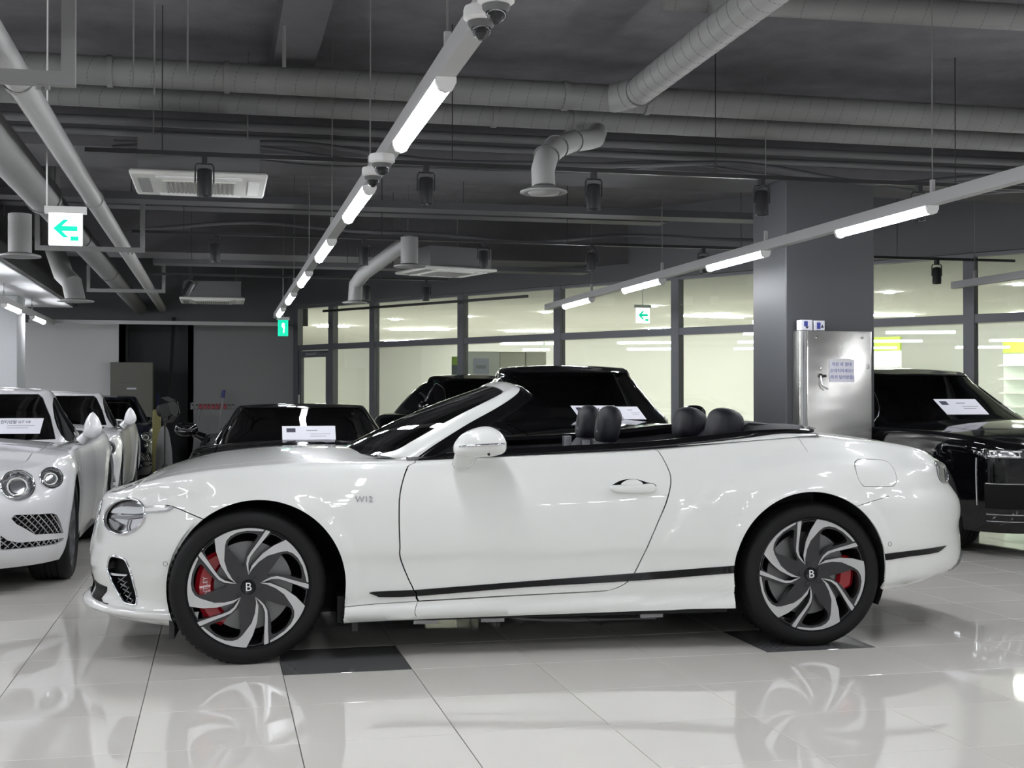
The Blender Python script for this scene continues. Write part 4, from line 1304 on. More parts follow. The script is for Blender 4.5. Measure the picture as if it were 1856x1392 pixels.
# rocker highlight lip
# door mirror
def from_px(px, py, y):
    v = ray(px, py)
    d_ = np.array([v.x * ca + v.y * sa, -v.x * sa + v.y * ca, v.z])
    t_ = (y - cam_l[1]) / d_[1]
    return cam_l + t_ * d_
def mirror_side(sd):
    out = [(823, 812), (826, 802), (836, 790), (850, 781), (869, 774.5), (886, 773), (901, 778), (912, 788), (918.5, 800), (919.5, 809), (917.5, 818), (908, 824.5), (885, 829), (862, 830), (838, 828), (825, 823)]
    pts = [from_px(px, py, -1.06) for px, py in out]
    ol = [(p[0], p[2]) for p in cat_spline(pts, 3, True)]
    M2 = frame((0, -1.03 * 1, 0), (1, 0, 0), (0, -1, 0))
    v, f = pillow(ol, .085, M2, 6, .55, .10)
    if sd > 0: v = [Vector((p[0], -p[1], p[2])) for p in v]; f = [q[::-1] for q in f]
    m_ = mesh('door_mirror', v, f, 'paint_white', 80, car)
    # arm
    rows = []
    for k, (px0, py0, px1, py1, yy, th) in enumerate(((826, 815, 876, 824, -1.02, .05), (822, 832, 866, 832, -.985, .05), (819, 842, 858, 843, -.965, .045), (823, 849, 848, 850, -.95, .04))):
        a, b = from_px(px0, py0, yy), from_px(px1, py1, yy)
        c = (a + b) / 2; hx = (b[0] - a[0]) / 2
        rows.append([(c[0] + hx * math.cos(q), (c[1] + .01 + th * math.sin(q) * .9) * (1 if sd < 0 else -1), c[2] + (b[2] - a[2]) / 2 * math.cos(q)) for q in np.linspace(0, 2 * PI, 20)[:-1]])
    v, f = loft(rows, True, True)
    mesh('mirror_arm', v, f, 'paint_white', 60, m_)
    # chrome blade across the shell
    L_ = [from_px(832, 810, -1.117), from_px(852, 808.2, -1.133), from_px(880, 806.5, -1.137), from_px(900, 805.6, -1.133), from_px(914, 804.5, -1.115)]
    L_ = [Vector((p[0], p[1] if sd < 0 else -p[1], p[2])) for p in L_]
    MB().tube(L_, [.004, .0065, .0065, .0065, .005], 8).build('mirror_blade', 'chrome', m_, 60)
    p = from_px(886, 823.5, -1.12)
    MB().lathe([(.007, .004), (.007, -.004)], 12, frame((p[0], p[1] if sd < 0 else -p[1], p[2]), (1, 0, 0), (0, sd, 0)), cap=True).build('mirror_camera', 'black_metal', m_)
    # reflecting glass, facing the tail
    q0 = Vector((-.205, -1.05 if sd < 0 else 1.05, 1.062))
mirror_side(-1); mirror_side(1)
# door handle
def handle(sd):
    def b3(L_, y): return [from_px(600 + .3448 * x, 780 + .3448 * y_, y) for x, y_ in L_]
    hx = spx([(1148, 884)])[0]
    yh = float(S.xy(S.sg(hx[0], hx[1]), hx[1])[1])
    ol = [(p[0], p[2]) for p in cat_spline(b3([(1468, 300), (1480, 290), (1520, 287), (1600, 286), (1680, 280), (1703, 286), (1712, 305), (1700, 325), (1650, 332), (1560, 333), (1495, 327), (1472, 315)], -yh - .02), 3, True)]
    v, f = pillow(ol, .016, frame((0, -yh - .012, 0), (1, 0, 0), (0, -1, 0)), 4, .5)
    if sd > 0: v = [Vector((p[0], -p[1], p[2])) for p in v]; f = [q[::-1] for q in f]
    mesh('door_handle', v, f, 'paint_white', 60, car)
handle(-1); handle(1)
hb = lambda L_: spt([(600 + .3448 * x, 780 + .3448 * y_) for x, y_ in L_])
S.panel('handle_recess', hb(sm([(1470, 297), (1490, 280), (1530, 262), (1580, 256), (1625, 262), (1660, 274), (1700, 282), (1700, 300), (1600, 310), (1490, 308)], 4, True)), [], 'gloss_black', car, lift=.0015, step=.012, thick=.002)
S.panel('handle_scoop', hb(sm([(1528, 287), (1545, 266), (1580, 258), (1615, 263), (1635, 284)], 4, True)), [], 'paint_white', car, lift=.003, step=.012, thick=.002)
# wing badge
for sd in (-1,):
    c0 = spx([(660, 905.5)])[0]
    yb_ = float(S.xy(S.sg(*c0), c0[1])[1])
    text_mesh('wing_badge', 'W12', .042, frame((c0[0], -yb_ - .0025, c0[1]), (1, 0, 0), (0, -1, .02)), 'chrome', car, .0015)
    bl = [(c0[0] + dx, -yb_ - .002, c0[1]) for dx in (-.055, -.05)]

# ------------------------------------------------------------------ windscreen with its white frame
Ao = [(-.655, -.815, .950), (-.606, -.806, .974), (-.513, -.772, 1.037), (-.336, -.716, 1.142), (-.176, -.672, 1.226), (-.082, -.640, 1.284), (-.045, -.602, 1.318), (-.036, -.50, 1.340), (-.045, -.30, 1.358), (-.05, 0.0, 1.366)]
Ai = [(-.80, -.745, .990), (-.702, -.727, 1.014), (-.609, -.703, 1.063), (-.459, -.663, 1.144), (-.36, -.637, 1.195), (-.229, -.607, 1.257), (-.135, -.572, 1.304), (-.128, -.46, 1.324), (-.138, -.28, 1.340), (-.145, 0.0, 1.348)]
Ao_, Ai_ = cat_spline(Ao, 5), cat_spline(Ai, 5)
full = lambda L_: list(L_) + [(p[0], -p[1], p[2]) for p in L_[-2::-1]]
FO, FI = full(Ao_), full(Ai_)
rows = []
for a, b in zip(FO, FI):
    a, b = Vector(a), Vector(b)
    m_ = (a + b) / 2
    nrm = Vector((-.45, m_.y * .55, .7)).normalized()
    w_ = (b - a)
    inn = -nrm * .045
    rows.append([a + nrm * .0, a + w_ * .12 + nrm * .010, a + w_ * .4 + nrm * .017, a + w_ * .75 + nrm * .012, b + nrm * .002, b + inn * .5, a + inn])
v, f = loft(rows, closed=True, cap=True)
f = [q[::-1] for q in f]
mesh('windscreen_frame', v, f, 'paint_white', 50, car)
# rubber seal and dark inner lining behind the pillar
rows = []
for a, b in zip(FO, FI):
    a, b = Vector(a), Vector(b)
    out_ = Vector((.75, a.y * .35, -.15)).normalized()
    nrm = Vector((-.45, a.y * .55, .7)).normalized()
    rows.append([a + nrm * .003, a + out_ * .022, a + out_ * .05 - nrm * .03, a - nrm * .06, b - nrm * .06, b - nrm * .03])
v, f = loft(rows, closed=True, cap=True)
f = [q[::-1] for q in f]
mesh('windscreen_seal', v, f, 'gloss_black', 40, car)
# glass: from the cowl to the header
gl_bot = []
Bc = cat_spline([(-.80, -.742, .988), (-.86, -.62, .990), (-.915, -.42, .992), (-.955, -.2, .994), (-.968, 0.0, .996)], 6)
cols = []
nB = len(Bc)
pil = [p for p in Ai_ if p[2] <= 1.306 and p[0] < -.13]
hdr = cat_spline([(-.140, -.574, 1.302), (-.133, -.46, 1.322), (-.142, -.28, 1.338), (-.15, 0.0, 1.346)], 8)
nU, nV = 14, 16
def lerp_line(L_, t):
    k = t * (len(L_) - 1); i = min(int(k), len(L_) - 2)
    return np.array(L_[i]) * (1 - (k - i)) + np.array(L_[i + 1]) * (k - i)
def patch(u, vv):
    b, t_ = lerp_line(Bc, u), lerp_line(hdr, u)
    l, r_ = lerp_line(pil, vv), None
    c0, c1 = np.array(Bc[0]), np.array(hdr[0])
    q = b * (1 - vv) + t_ * vv
    corr = l - (c0 * (1 - vv) + c1 * vv)
    bulge = math.sin(PI * vv) * .022 * np.array((-.5, 0, .85)) * (1 - (1 - u) ** 2)
    return q + corr * (1 - u) + bulge
rowsg = []
for i in range(nV + 1):
    half = [patch(j / nU, i / nV) for j in range(nU + 1)]
    rowsg.append([tuple(p) for p in half] + [(p[0], -p[1], p[2]) for p in half[-2::-1]])
v, f = loft(rowsg)
mesh('windscreen', v, [q[::-1] for q in f], 'car_glass', 60, car)
# cowl under the glass
rows = [[(p[0] - .10, y, p[2] - .012 - .015) for p, y in zip(full(Bc), [q[1] for q in full(Bc)])], [(p[0] + .04, p[1], p[2] - .03) for p in full(Bc)]]
v, f = loft(rows)
mesh('cowl', v, f, 'black_metal', 40, car)
# wing top corner that runs into the pillar foot
# ------------------------------------------------------------------ cabin
def mir(p): return (p[0], -p[1], p[2])
beltL = [tuple(p) for p in S.line3(tl(float(S.sg(-.59, .9)), float(S.sg(1.36, .95)), ZE, 40), 0.0)]
# black cap rail round the cabin edge
cap_pts = beltL + [(1.46, -.80, 1.102), (1.54, -.68, 1.108), (1.62, -.45, 1.114), (1.67, -.2, 1.118), (1.68, 0, 1.119)]
cap_pts = cat_spline(cap_pts[:-5:4] + cap_pts[-5:], 4)
rows = []
CP = full(cap_pts)
for i, p in enumerate(CP):
    p = Vector(p); c = Vector((0.35, 0, p.z))
    a, b = Vector(CP[max(i - 1, 0)]), Vector(CP[min(i + 1, len(CP) - 1)])
    t_ = (b - a).normalized(); n_ = Vector((t_.y, -t_.x, 0)).normalized()
    if n_.dot(p - c) < 0: n_ = -n_
    h_ = float(np.interp(p.x, [-.6, -.42, 1.1, 1.35, 1.5], [.008, .034, .036, .022, .009]))
    rows.append([p + n_ * .004 + Vector((0, 0, -.008)), p + n_ * .006 + Vector((0, 0, h_ * .5)), p - n_ * .006 + Vector((0, 0, h_)), p - n_ * .05 + Vector((0, 0, h_ * .95)), p - n_ * .065 + Vector((0, 0, h_ * .3)), p - n_ * .06 + Vector((0, 0, -.02))])
v, f = loft(rows, closed=True, cap=True)
mesh('belt_rail', v, f, 'gloss_black', 40, car)
tub = MB()
tub.box(-.95, 1.6, -.80, .80, .30, .34)
tub.build('cabin_floor', 'leather', car)
for sd in (-1, 1):
    rows = []
    for x in np.linspace(-.66, 1.5, 20):
        zb = float(np.interp(x, [-.62, .62, 1.45], [.97, 1.02, 1.08]))
        rows.append([(x, sd * .875, zb + .0), (x, sd * .815, zb + .012), (x, sd * .775, zb - .06), (x, sd * .79, .34)])
    v, f = loft(rows)
    mesh('door_lining', v, f if sd > 0 else [q[::-1] for q in f], 'leather', 40, car)
rows = []
for y in np.linspace(-.80, .80, 12):
    k = 1 - (y / .85) ** 2
    rows.append([(-.80 - .13 * k, y, .975), (-.60 - .05 * k, y, .985 + .01 * k), (-.46 - .03 * k, y, .955), (-.42, y, .86), (-.50, y, .60)])
v, f = loft(rows)
mesh('dashboard', v, f, 'leather', 40, car)
# steering wheel (left-hand drive: near side)
Ms = frame((-.22, -.37, .90), (0, 1, 0), (.93, 0, .36))
MB().lathe([(.18 + .016 * math.cos(q), .016 * math.sin(q)) for q in np.linspace(0, 2 * PI, 9)[:-1]], 32, Ms, closed=True).build('steering_wheel', 'leather', car, 60)
# rear bulkhead and tonneau cover
rows = []
for y in np.linspace(-.74, .74, 17):
    k = 1 - (abs(y) / .80) ** 2.4
    rows.append([(1.10, y, .72), (1.17, y, 1.0 + .06 * k), (1.26, y, 1.08 + .055 * k), (1.38, y, 1.092 + .055 * k), (1.48, y * .93, 1.098 + .032 * k), (1.56 + .10 * k, y * .86, 1.112 + .010 * k)])
v, f = loft(rows)
mesh('tonneau_cover', v, f, 'tonneau', 50, car)
MB().tube([(1.20, -.42, 1.10), (1.27, -.42, 1.135), (1.36, -.44, 1.128), (1.52, -.60, 1.098)], .007, 6).build('tonneau_seam', 'black_metal', car)
# seats
def rounded(w_, h_, n=2.6, k=28):
    return [(w_ / 2 * math.copysign(abs(math.cos(q)) ** (2 / n), math.cos(q)), h_ / 2 * math.copysign(abs(math.sin(q)) ** (2 / n), math.sin(q))) for q in np.linspace(0, 2 * PI, k + 1)[:-1]]
def seat(y, x, name='front_seat'):
    t = empty(name, (x, y, 0)); t.parent = car
    lean = Vector((.26, 0, .96)).normalized()
    Mb = frame((.03, 0, .74), (0, 1, 0), (-lean.z, 0, lean.x))
    v, f = pillow(rounded(.52, .66), .085, Mb, 5, .45)
    mesh('backrest', v, f, 'leather', 60, t)
    for sd in (-1, 1):
        v, f = pillow(rounded(.11, .56), .07, frame((-.02, sd * .225, .72), (0, 1, 0), (-lean.z, 0, lean.x)), 4, .5)
        mesh('bolster', v, f, 'leather', 60, t)
    v, f = pillow(rounded(.50, .52), .09, frame((-.27, 0, .44), (1, 0, 0), (0, 0, 1)), 4, .45)
    mesh('cushion', v, f, 'leather', 60, t)
    v, f = pillow(rounded(.27, .225, 3.0), .06, frame((.115, 0, 1.125), (0, 1, 0), (-.985, 0, .17)), 5, .5, .055)
    hr = mesh('headrest', v, f, 'leather', 60, t)
    MB().tube([(.06, 0, 1.225), (.052, 0, 1.12), (.075, 0, 1.03)], .003, 6).build('stitching', 'seam_dark', hr)
    text_mesh('embossed_wings', '-o-', .03, frame((.0515, 0, 1.10), (0, -1, 0), (-.985, 0, .17)), 'ink_grey', hr, .0008)
    for sd in (-1, 1):
        MB().tube([(.11, sd * .06, 1.04), (.095, sd * .06, .95)], .008, 8).build('headrest_post', 'chrome', t)
    MB().box(.0, .045, .14, .20, .985, 1.045).build('belt_guide', 'trim_alu', t)
seat(-.37, .37); seat(.37, .42)
for y in (-.33, .33):
    t = empty('rear_seat', (1.08, y, 0)); t.parent = car
    v, f = pillow(rounded(.46, .62), .10, frame((.06, 0, .76), (0, 1, 0), (-.95, 0, .3)), 5, .45)
    mesh('backrest', v, f, 'leather', 60, t)
    v, f = pillow(rounded(.46, .4), .08, frame((-.15, 0, .45), (1, 0, 0), (0, 0, 1)), 4, .45)
    mesh('cushion', v, f, 'leather', 60, t)
    v, f = pillow(rounded(.30, .21, 3.0), .075, frame((.07, 0, 1.12), (0, 1, 0), (-.98, 0, .2)), 5, .5, .10)
    hr = mesh('headrest', v, f, 'leather', 60, t)
    text_mesh('embossed_wings', '-o-', .03, frame((-.006, 0, 1.10), (0, -1, 0), (-.98, 0, .2)), 'ink_grey', hr, .0008)
# underbody
MB().box(-1.98, -1.78, -.5, .5, .22, .30).box(-1.0, 1.0, -.84, .84, .17, .30).box(1.8, 2.2, -.55, .55, .33, .42).box(-1.8, 1.9, -.50, .50, .17, .36).build('underbody', 'under', car)
MB().box(-.93, -.90, -.86, -.5, .13, .30).box(-1.80, -1.775, -.90, -.6, .125, .24).build('mud_flap', 'black_metal', car)
for x in (-.62, -.28, .55): MB().box(x, x + .12, -.80, -.70, .145, .17).build('floor_bracket', 'lamp_grey', car)
# wheels
wheel(car, (-1.4255, -.945, .3675), .3725, .290, .275, 90, R(5.0), (128, 236), cal_text='BENTLEY')
wheel(car, (1.4255, -.950, .3675), .3725, .290, .30, 123, 0.0, (-24, 24), cal_text=None)
wheel(car, (-1.4255, .945, .3675), .3725, .290, .275, 60, R(5.0), None, out=1)
wheel(car, (1.4255, .950, .3675), .3725, .290, .30, 20, 0.0, None, out=1)
# ------------------------------------------------------------------ the other parked cars
def tracer(Sf, loc, rz, side=-1):
    """sight lines through traced points -> points (s, t) of another car's skin on its local -y side"""
    c, s_n = math.cos(rz), math.sin(rz)
    o = np.array([(0 - loc[0]) * c + (0 - loc[1]) * s_n, -(0 - loc[0]) * s_n + (0 - loc[1]) * c, CAM_H - loc[2]])
    def f(L_):
        out = []
        for px, py in L_:
            v = ray(px, py)
            d_ = np.array([v.x * c + v.y * s_n, -v.x * s_n + v.y * c, v.z])
            base = math.hypot(o[0], o[1])
            tt = np.linspace(base - 4.0, base + 4.0, 2600)
            X = o[0] + tt * d_[0]; Y_ = o[1] + tt * d_[1]; Z = o[2] + tt * d_[2]
            g = Sf.sg(X, Z); zt = Sf.zs(g)
            Yw = Sf.xy(g, np.minimum(Z, zt))[1]
            ok = (X > Sf.xf(Z)) & (X < Sf.xr(Z)) & (np.abs(Y_) <= Yw) & (Z < zt + .03)
            k = int(np.argmax(ok)) if ok.any() else int(np.argmin(np.abs(np.abs(Y_) - Yw)))
            out.append((float(g[k]), float(Z[k] - zt[k])))
        return out
    return f
def mirrored(v, f): return [Vector((p[0], -p[1], p[2])) for p in v], [q[::-1] for q in f]
def make_car(name, label, cat, loc, rz, B, G, paint, wheels, mirror, paint_lin='liner', gaps=(), chrome_line=False, extras=None, trace_=None):
    t = empty(name, loc, rz); tag(t, label, cat)
    Sb = Surf(curve(B['xf']), curve(B['xr']), B['Lf'], B['Lr'], B.get('nf', 2.4), B.get('nr', 2.4), None, curve(B['z1']), curve(B['Rd']), curve(B['crown']), B.get('zref', .65))
    w_, dz0 = curve(B['w']), curve(B['dz'])
    def wf(x, z):
        y = w_(x) + dz0(z)
        for cx, cz, rr in B['arch']:
            q = np.hypot(np.asarray(x) - cx, np.asarray(z) - cz)
            y = y + 0.014 * (1 - sstep(rr, rr + .10, q))
        return y
    Sb.w = wf
    Sg = Surf(curve(G['xf']), curve(G['xr']), G['Lf'], G['Lr'], G.get('nf', 2.8), G.get('nr', 2.8), None, curve(G['z1']), curve(G['Rd']), curve(G['crown']), G.get('zref', 1.1), .9, .9)
    gw = curve(G['w'])
    gx_ = curve(G['wx'])
    Sg.w = lambda x, z: gw(z) * gx_(x)
    zb = curve(B['zb'])
    S_, E_, T_ = Sb.S, Sb.ZE, Sb.ZE + Sb.LT
    tr = tracer(Sb, loc, rz); trg = tracer(Sg, loc, rz)
    X = np.linspace(float(Sb.xf(.3)) + .004, float(Sb.xr(.3)) - .004, 60)
    bot_ = Sb.pts([(x, float(zb(x))) for x in X])
    outer = [(0.0, float(zb(X[0]) - Sb.zs(0.0)))] + bot_ + [(S_, float(zb(X[-1]) - Sb.zs(S_)))] + [(S_, T_)] + [(float(q), T_) for q in np.linspace(S_, 0, 60)[1:]]
    holes = []
    for cx, cz, r in B['arch']:
        a = [(cx + r * math.cos(q), cz + r * math.sin(q)) for q in np.linspace(0, PI, 40)]
        holes.append(Sb.pts(resample(a + [(cx - r, 0.02), (cx + r, 0.02)], .03)))
    x0, x1 = B['cabin']
    s0, s1 = float(Sb.sg(x0, .8)), float(Sb.sg(x1, .8))
    ci = E_ + B.get('cab_in', .16)
    holes.append([(s0, T_ + .01), (s0 + .12, ci + .05), (s0 + .25, ci), (s1 - .25, ci), (s1, T_ + .01)])
    rb = lambda L_, w2=.004: ribbon(resample(L_, .03, False), w2)
    hood_t = E_ + B.get('hood_in', .10)
    gapl = []
    if B.get('hood', True):
        sA = float(Sb.sg(B.get('hood_x', x0 + .05), .8))
        gapl.append(rb([(.25, hood_t + .02)] + [(float(q), hood_t) for q in np.linspace(.5, sA, 20)]))
    for L_ in B.get('door', ()):
        gapl.append(rb(Sb.pts(cat_spline(L_, 5))))
    C = dict(t=t, Sb=Sb, Sg=Sg, tr=tr, trg=trg, holes=[], loc=loc, rz=rz)
    lamp_holes = extras(C, True) if extras else []
    Sb.panel('body', outer, holes + gapl + lamp_holes, paint, t, step=B.get('step', .05), thick=.02)
    # wheel wells
    for cx, cz, r in B['arch']:
        for sd in (-1, 1):
            yo = float(wf(cx, cz)) - .02
            rows = [[(cx + (r + .012) * math.cos(q), sd * y, cz + (r + .012) * math.sin(q)) for q in np.linspace(-.3, PI + .3, 24)] for y in (yo, yo - .4)]
            v, f = loft(rows); f.append(tuple(range(24, 48)))
            mesh('wheel_liner', v, f, 'liner', None, t)
    MB().box(float(Sb.xf(.3)) + .5, float(Sb.xr(.3)) - .5, -.6, .6, .18, .45).build('underbody', 'liner', t)
    # greenhouse: painted shell with glass let in
    SG, GE, GT = Sg.S, Sg.ZE, Sg.ZE + Sg.LT
    gb = lambda q: float(G['zb'] - Sg.zs(q))
    go = [(float(q), gb(q)) for q in np.linspace(0, SG, 50)] + [(float(q), GT) for q in np.linspace(SG, 0, 40)]
    gs = lambda x, z: Sg.st(x, z)
    ws = [(0.0, G['ws'][0] - float(Sg.zs(0)))] + [(G['wsA'], float(G['ws'][0] - Sg.zs(G['wsA'])))] + [(G['wsA'] * .985, float((G['ws'][0] + G['ws'][1]) / 2 - Sg.zs(G['wsA'])))] + [(G['wsA'] * .93, float(G['ws'][1] - .03 - Sg.zs(G['wsA'])))] + [(G['wsA'] * .84, float(G['ws'][1] - Sg.zs(G['wsA'])))] + [(0.0, G['ws'][1] - float(Sg.zs(0)))]
    rw = [(SG, G['rw'][0] - float(Sg.zs(SG))), (SG - .6, float(G['rw'][0] - Sg.zs(SG - .6))), (SG - .55, float(G['rw'][1] - Sg.zs(SG - .55))), (SG, G['rw'][1] - float(Sg.zs(SG)))]
    sides = [Sg.pts(cat_spline(L_, 4, True)) for L_ in G['side']]
    Sg.panel('roof', go, [ws, rw] + sides, G.get('paint', paint), t, step=.05, thick=.012)
    Sg.panel('roof_lining', go, [ws], 'liner', t, lift=-.016, step=.08, thick=0)
    wsP = Sg.panel('windscreen', ws, [], G.get('glass', 'car_glass'), t, lift=-.004, step=.05, thick=0)
    Sg.panel('rear_window', rw, [], 'tint_glass', t, lift=-.003, step=.06, thick=0)
    for sd_ in sides: Sg.panel('side_window', sd_, [], 'tint_glass', t, lift=-.003, step=.05, thick=0)
    if chrome_line:
        for sd_ in sides[:1]:
            p = Sg.line3(sd_ + [sd_[0]], .002)
            for sn in (1, -1): MB().tube([Vector((q[0], q[1] * sn, q[2])) for q in p], .007, 6).build('window_trim', 'chrome', t, 60)
    # dark cabin
    xa = float(Sg.xf(G['zb'])) + .12
    MB().box(xa, xa + .55, -.62, .62, G['zb'] - .10, G['zb'] + .0).build('dashboard', 'leather', t)
    for y in (-.36, .36):
        v, f = pillow(rounded(.5, .62), .08, frame((xa + 1.0, y, G['zb'] + .02), (0, 1, 0), (-.95, 0, .3)), 4, .45)
        st = mesh('seat', v, f, 'leather', 60, t)
        v, f = pillow(rounded(.26, .2), .05, frame((xa + 1.12, y, G['zb'] + .34), (0, 1, 0), (-.98, 0, .2)), 4, .5)
        mesh('headrest', v, f, 'leather', 60, st)
    # mirrors
    mx_, my, mz, mw, mh, m_mat = mirror
    for sd in (-1, 1):
        ol_ = rounded(mw, mh, 2.3) if paint == 'paint_black' else [(x_ * sd, -y_) for x_, y_ in cat_spline([(-.065, -.085), (.02, -.10), (.068, -.05), (.06, .02), (.02, .09), (-.01, .105), (-.05, .05), (-.07, -.02)], 4, True)]
        v, f = pillow(ol_, .06, frame((mx_, sd * my, mz), (0, 1, 0), (-1, 0, .15)), 5, .6, .05)
        mr = mesh('door_mirror', v, f, m_mat, 60, t)
        MB().tube([(mx_ + .02, sd * (my - mw * .3), mz - mh * .3), (mx_ + .03, sd * (my - mw * .75), mz - mh * .62)], [.03, .04], 8).build('mirror_arm', m_mat, mr, 60)
        if paint == 'paint_black':
            MB().tube([(mx_ - .06, sd * (my + mw * .3), mz - mh * .1), (mx_ - .075, sd * my, mz - mh * .12), (mx_ - .06, sd * (my - mw * .3), mz - mh * .1)], .006, 6).build('mirror_blade', 'chrome', mr)
    for (wx, wy, Ro, Rr, wd, st_) in wheels:
        for sd in (-1, 1):
            wheel(t, (wx, sd * wy, Ro - .004), Ro, Rr, wd, 20, 0, None, st_, sd, None, detail=False)
    if extras: extras(C, False)
    return C
def lamp_disc(C, poly, nm='headlamp', rings=(1.0, .62), mats=('lamp_clear', 'lamp_grey'), depth=.03, ring_r=.008, ring_m='chrome'):
    t, Sb = C['t'], C['Sb']
    o = Sb.panel(nm, poly, [], mats[0], t, lift=-depth, step=.03, thick=0, both=True)
    p = Sb.line3(poly, 0); q = Sb.line3(poly, -depth)
    for sn in (1, -1):
        v, f = loft([[(a[0], a[1] * sn, a[2]) for a in p], [(a[0], a[1] * sn, a[2]) for a in q]], True)
        mesh('lamp_wall', v, f, 'lamp_smoke', 60, o)
        MB().tube([Vector((a[0], a[1] * sn, a[2])) for a in list(p) + [p[0]]], ring_r, 6).build('lamp_ring', ring_m, o, 60)
        for k in rings[1:]:
            pp = Sb.line3(shrink(poly, k), -depth * .5)
            MB().tube([Vector((a[0], a[1] * sn, a[2])) for a in list(pp) + [pp[0]]], ring_r * .7, 6).build('inner_ring', 'white_plastic', o, 60)
    Sb.panel('projector', shrink(poly, rings[-1] * .72), [], mats[1], o, lift=-depth * .5, step=.03, thick=.012)
    return o
def mesh_grille(C, poly, nm, cell=.032, lift=-.03, bar=.004, m='chrome'):
    """dark opening with a lattice of bright bars following the skin"""
    t, Sb = C['t'], C['Sb']
    o = Sb.panel(nm, poly, [], 'mesh_black', t, lift=lift, step=.05, thick=0)
    a = np.array(poly); lo, hi = a.min(0), a.max(0)
    mbx = MB()
    for sl in (1, -1):
        c0 = np.arange(-(hi - lo).sum(), (hi - lo).sum() * 2, cell * 1.4)
        for c in c0:
            tt = np.linspace(0, 1, 120)
            xs = lo[0] + (hi[0] - lo[0]) * tt
            ys = lo[1] + sl * (xs - lo[0]) * .8 + (c if sl > 0 else c)
            k = inside(np.stack([xs, ys], 1), poly)
            idx = np.where(k)[0]
            if len(idx) < 3: continue
            for run in np.split(idx, np.where(np.diff(idx) > 1)[0] + 1):
                if len(run) < 3: continue
                run = run[::max(1, len(run) // 4)] if len(run) > 8 else run
                p = Sb.line3([(xs[i], ys[i]) for i in run], lift * .4)
                if len(p) < 2: continue
                for sn in (1, -1): mbx.tube([Vector((q[0], q[1] * sn, q[2])) for q in p], bar, 4, cap=False)
    mbx.build('lattice', m, o, kind='stuff')
    return o
dz_gen = [(.05, -.10), (.18, -.06), (.3, -.025), (.45, -.008), (.6, 0.0), (.75, -.006), (.85, -.02), (.95, -.05), (1.1, -.1)]
# ---- white coupes
cB = dict(xf=[(.15, -2.20), (.22, -2.27), (.32, -2.30), (.45, -2.30), (.6, -2.29), (.7, -2.25), (.76, -2.20), (.82, -2.12)], xr=[(.2, 2.38), (.4, 2.5), (.7, 2.48), (.9, 2.42), (1.0, 2.36)], Lf=.70, Lr=.8, nf=2.5, nr=2.3,
          w=[(-2.3, .955), (-1.4, .965), (-.6, .945), (.3, .945), (1.4, .975), (2.4, .93)], dz=dz_gen, z1=[(-2.3, .775), (-2.1, .805), (-1.8, .84), (-1.4, .868), (-.9, .88), (0, .888), (.8, .905), (1.4, .94), (2.0, .92), (2.45, .86)],
          Rd=[(-2.3, .07), (-1.2, .07), (0, .05), (2.4, .07)], crown=[(-2.2, .05), (-1.5, .06), (-.8, .07), (2.4, .05)], zb=[(-2.3, .17), (-1.8, .18), (0, .19), (1.8, .24), (2.4, .3)],
          arch=[(-1.36, .36, .40), (1.39, .36, .40)], cabin=(-1.02, 1.75), cab_in=.10, hood_in=.12, door=[[(-.72, .90), (-.76, .7), (-.72, .45), (-.62, .27)], [(.55, .92), (.60, .75), (.5, .5), (.38, .28)]])
cG = dict(xf=[(.85, -1.05), (.95, -.90), (1.1, -.60), (1.25, -.30), (1.33, -.12), (1.40, -.05)], xr=[(.85, 1.95), (1.0, 1.62), (1.2, 1.12), (1.33, .75)], Lf=.62, Lr=.9, nf=3.0, nr=2.4,
          w=[(.85, .815), (.95, .785), (1.1, .715), (1.25, .64), (1.35, .59)], wx=[(-1, .99), (0, 1.0), (.8, .97), (1.6, .88)], z1=[(-1, 1.325), (0, 1.325), (.6, 1.315), (1.2, 1.28)], Rd=[(-1, .05), (1, .05)], crown=[(-1, .045), (1, .045)], zb=.86,
          ws=(.965, 1.315), wsA=.66, rw=(1.02, 1.25), side=[[(-.42, .955), (.55, .965), (.60, 1.22), (.35, 1.285), (.08, 1.27), (-.15, 1.17)], [(.66, .97), (1.05, 1.02), (.85, 1.18), (.68, 1.22)]])
def coupe_extras(C, cut):
    tr = C['tr']
    if cut:
        k = .1293
        P_ = lambda L_: tr([(k * x, 840 + k * y) for x, y in L_])
        C['big'] = P_([(240 + 238 * math.cos(q), 310 + 208 * math.sin(q)) for q in np.linspace(0, 2 * PI, 29)[:-1]])
        C['small'] = P_([(715 + 157 * math.cos(q), 203 + 142 * math.sin(q)) for q in np.linspace(0, 2 * PI, 25)[:-1]])
        C['up'] = P_([(140, 770), (190, 722), (650, 705), (740, 700), (800, 722), (850, 830), (890, 975), (640, 990), (490, 1000), (230, 850)])
        C['lo'] = P_([(5, 1010), (100, 1080), (240, 1110), (600, 1080), (900, 1042), (870, 1090), (800, 1130), (600, 1162), (5, 1218)])
        return [C['big'], C['small'], C['up'], C['lo']]
    lamp_disc(C, C['big'], rings=(1, .6)); lamp_disc(C, C['small'], 'side_lamp', rings=(1, .6))
    mesh_grille(C, C['up'], 'bumper_intake'); mesh_grille(C, C['lo'], 'lower_intake')
    Sb, t = C['Sb'], C['t']
    gz_ = lambda s_, z: (s_, float(z - Sb.zs(s_)))
    g = [gz_(0, .42), gz_(.34, .42), gz_(.38, .55), gz_(.36, .69), gz_(0, .71)]
    o = mesh_grille(C, g, 'front_grille', lift=.006)
    p = Sb.line3(g[1:] , .012)
    for sn in (1, -1): MB().tube([Vector((a[0], a[1] * sn, a[2])) for a in p], .014, 8).build('grille_frame', 'chrome', o, 60)
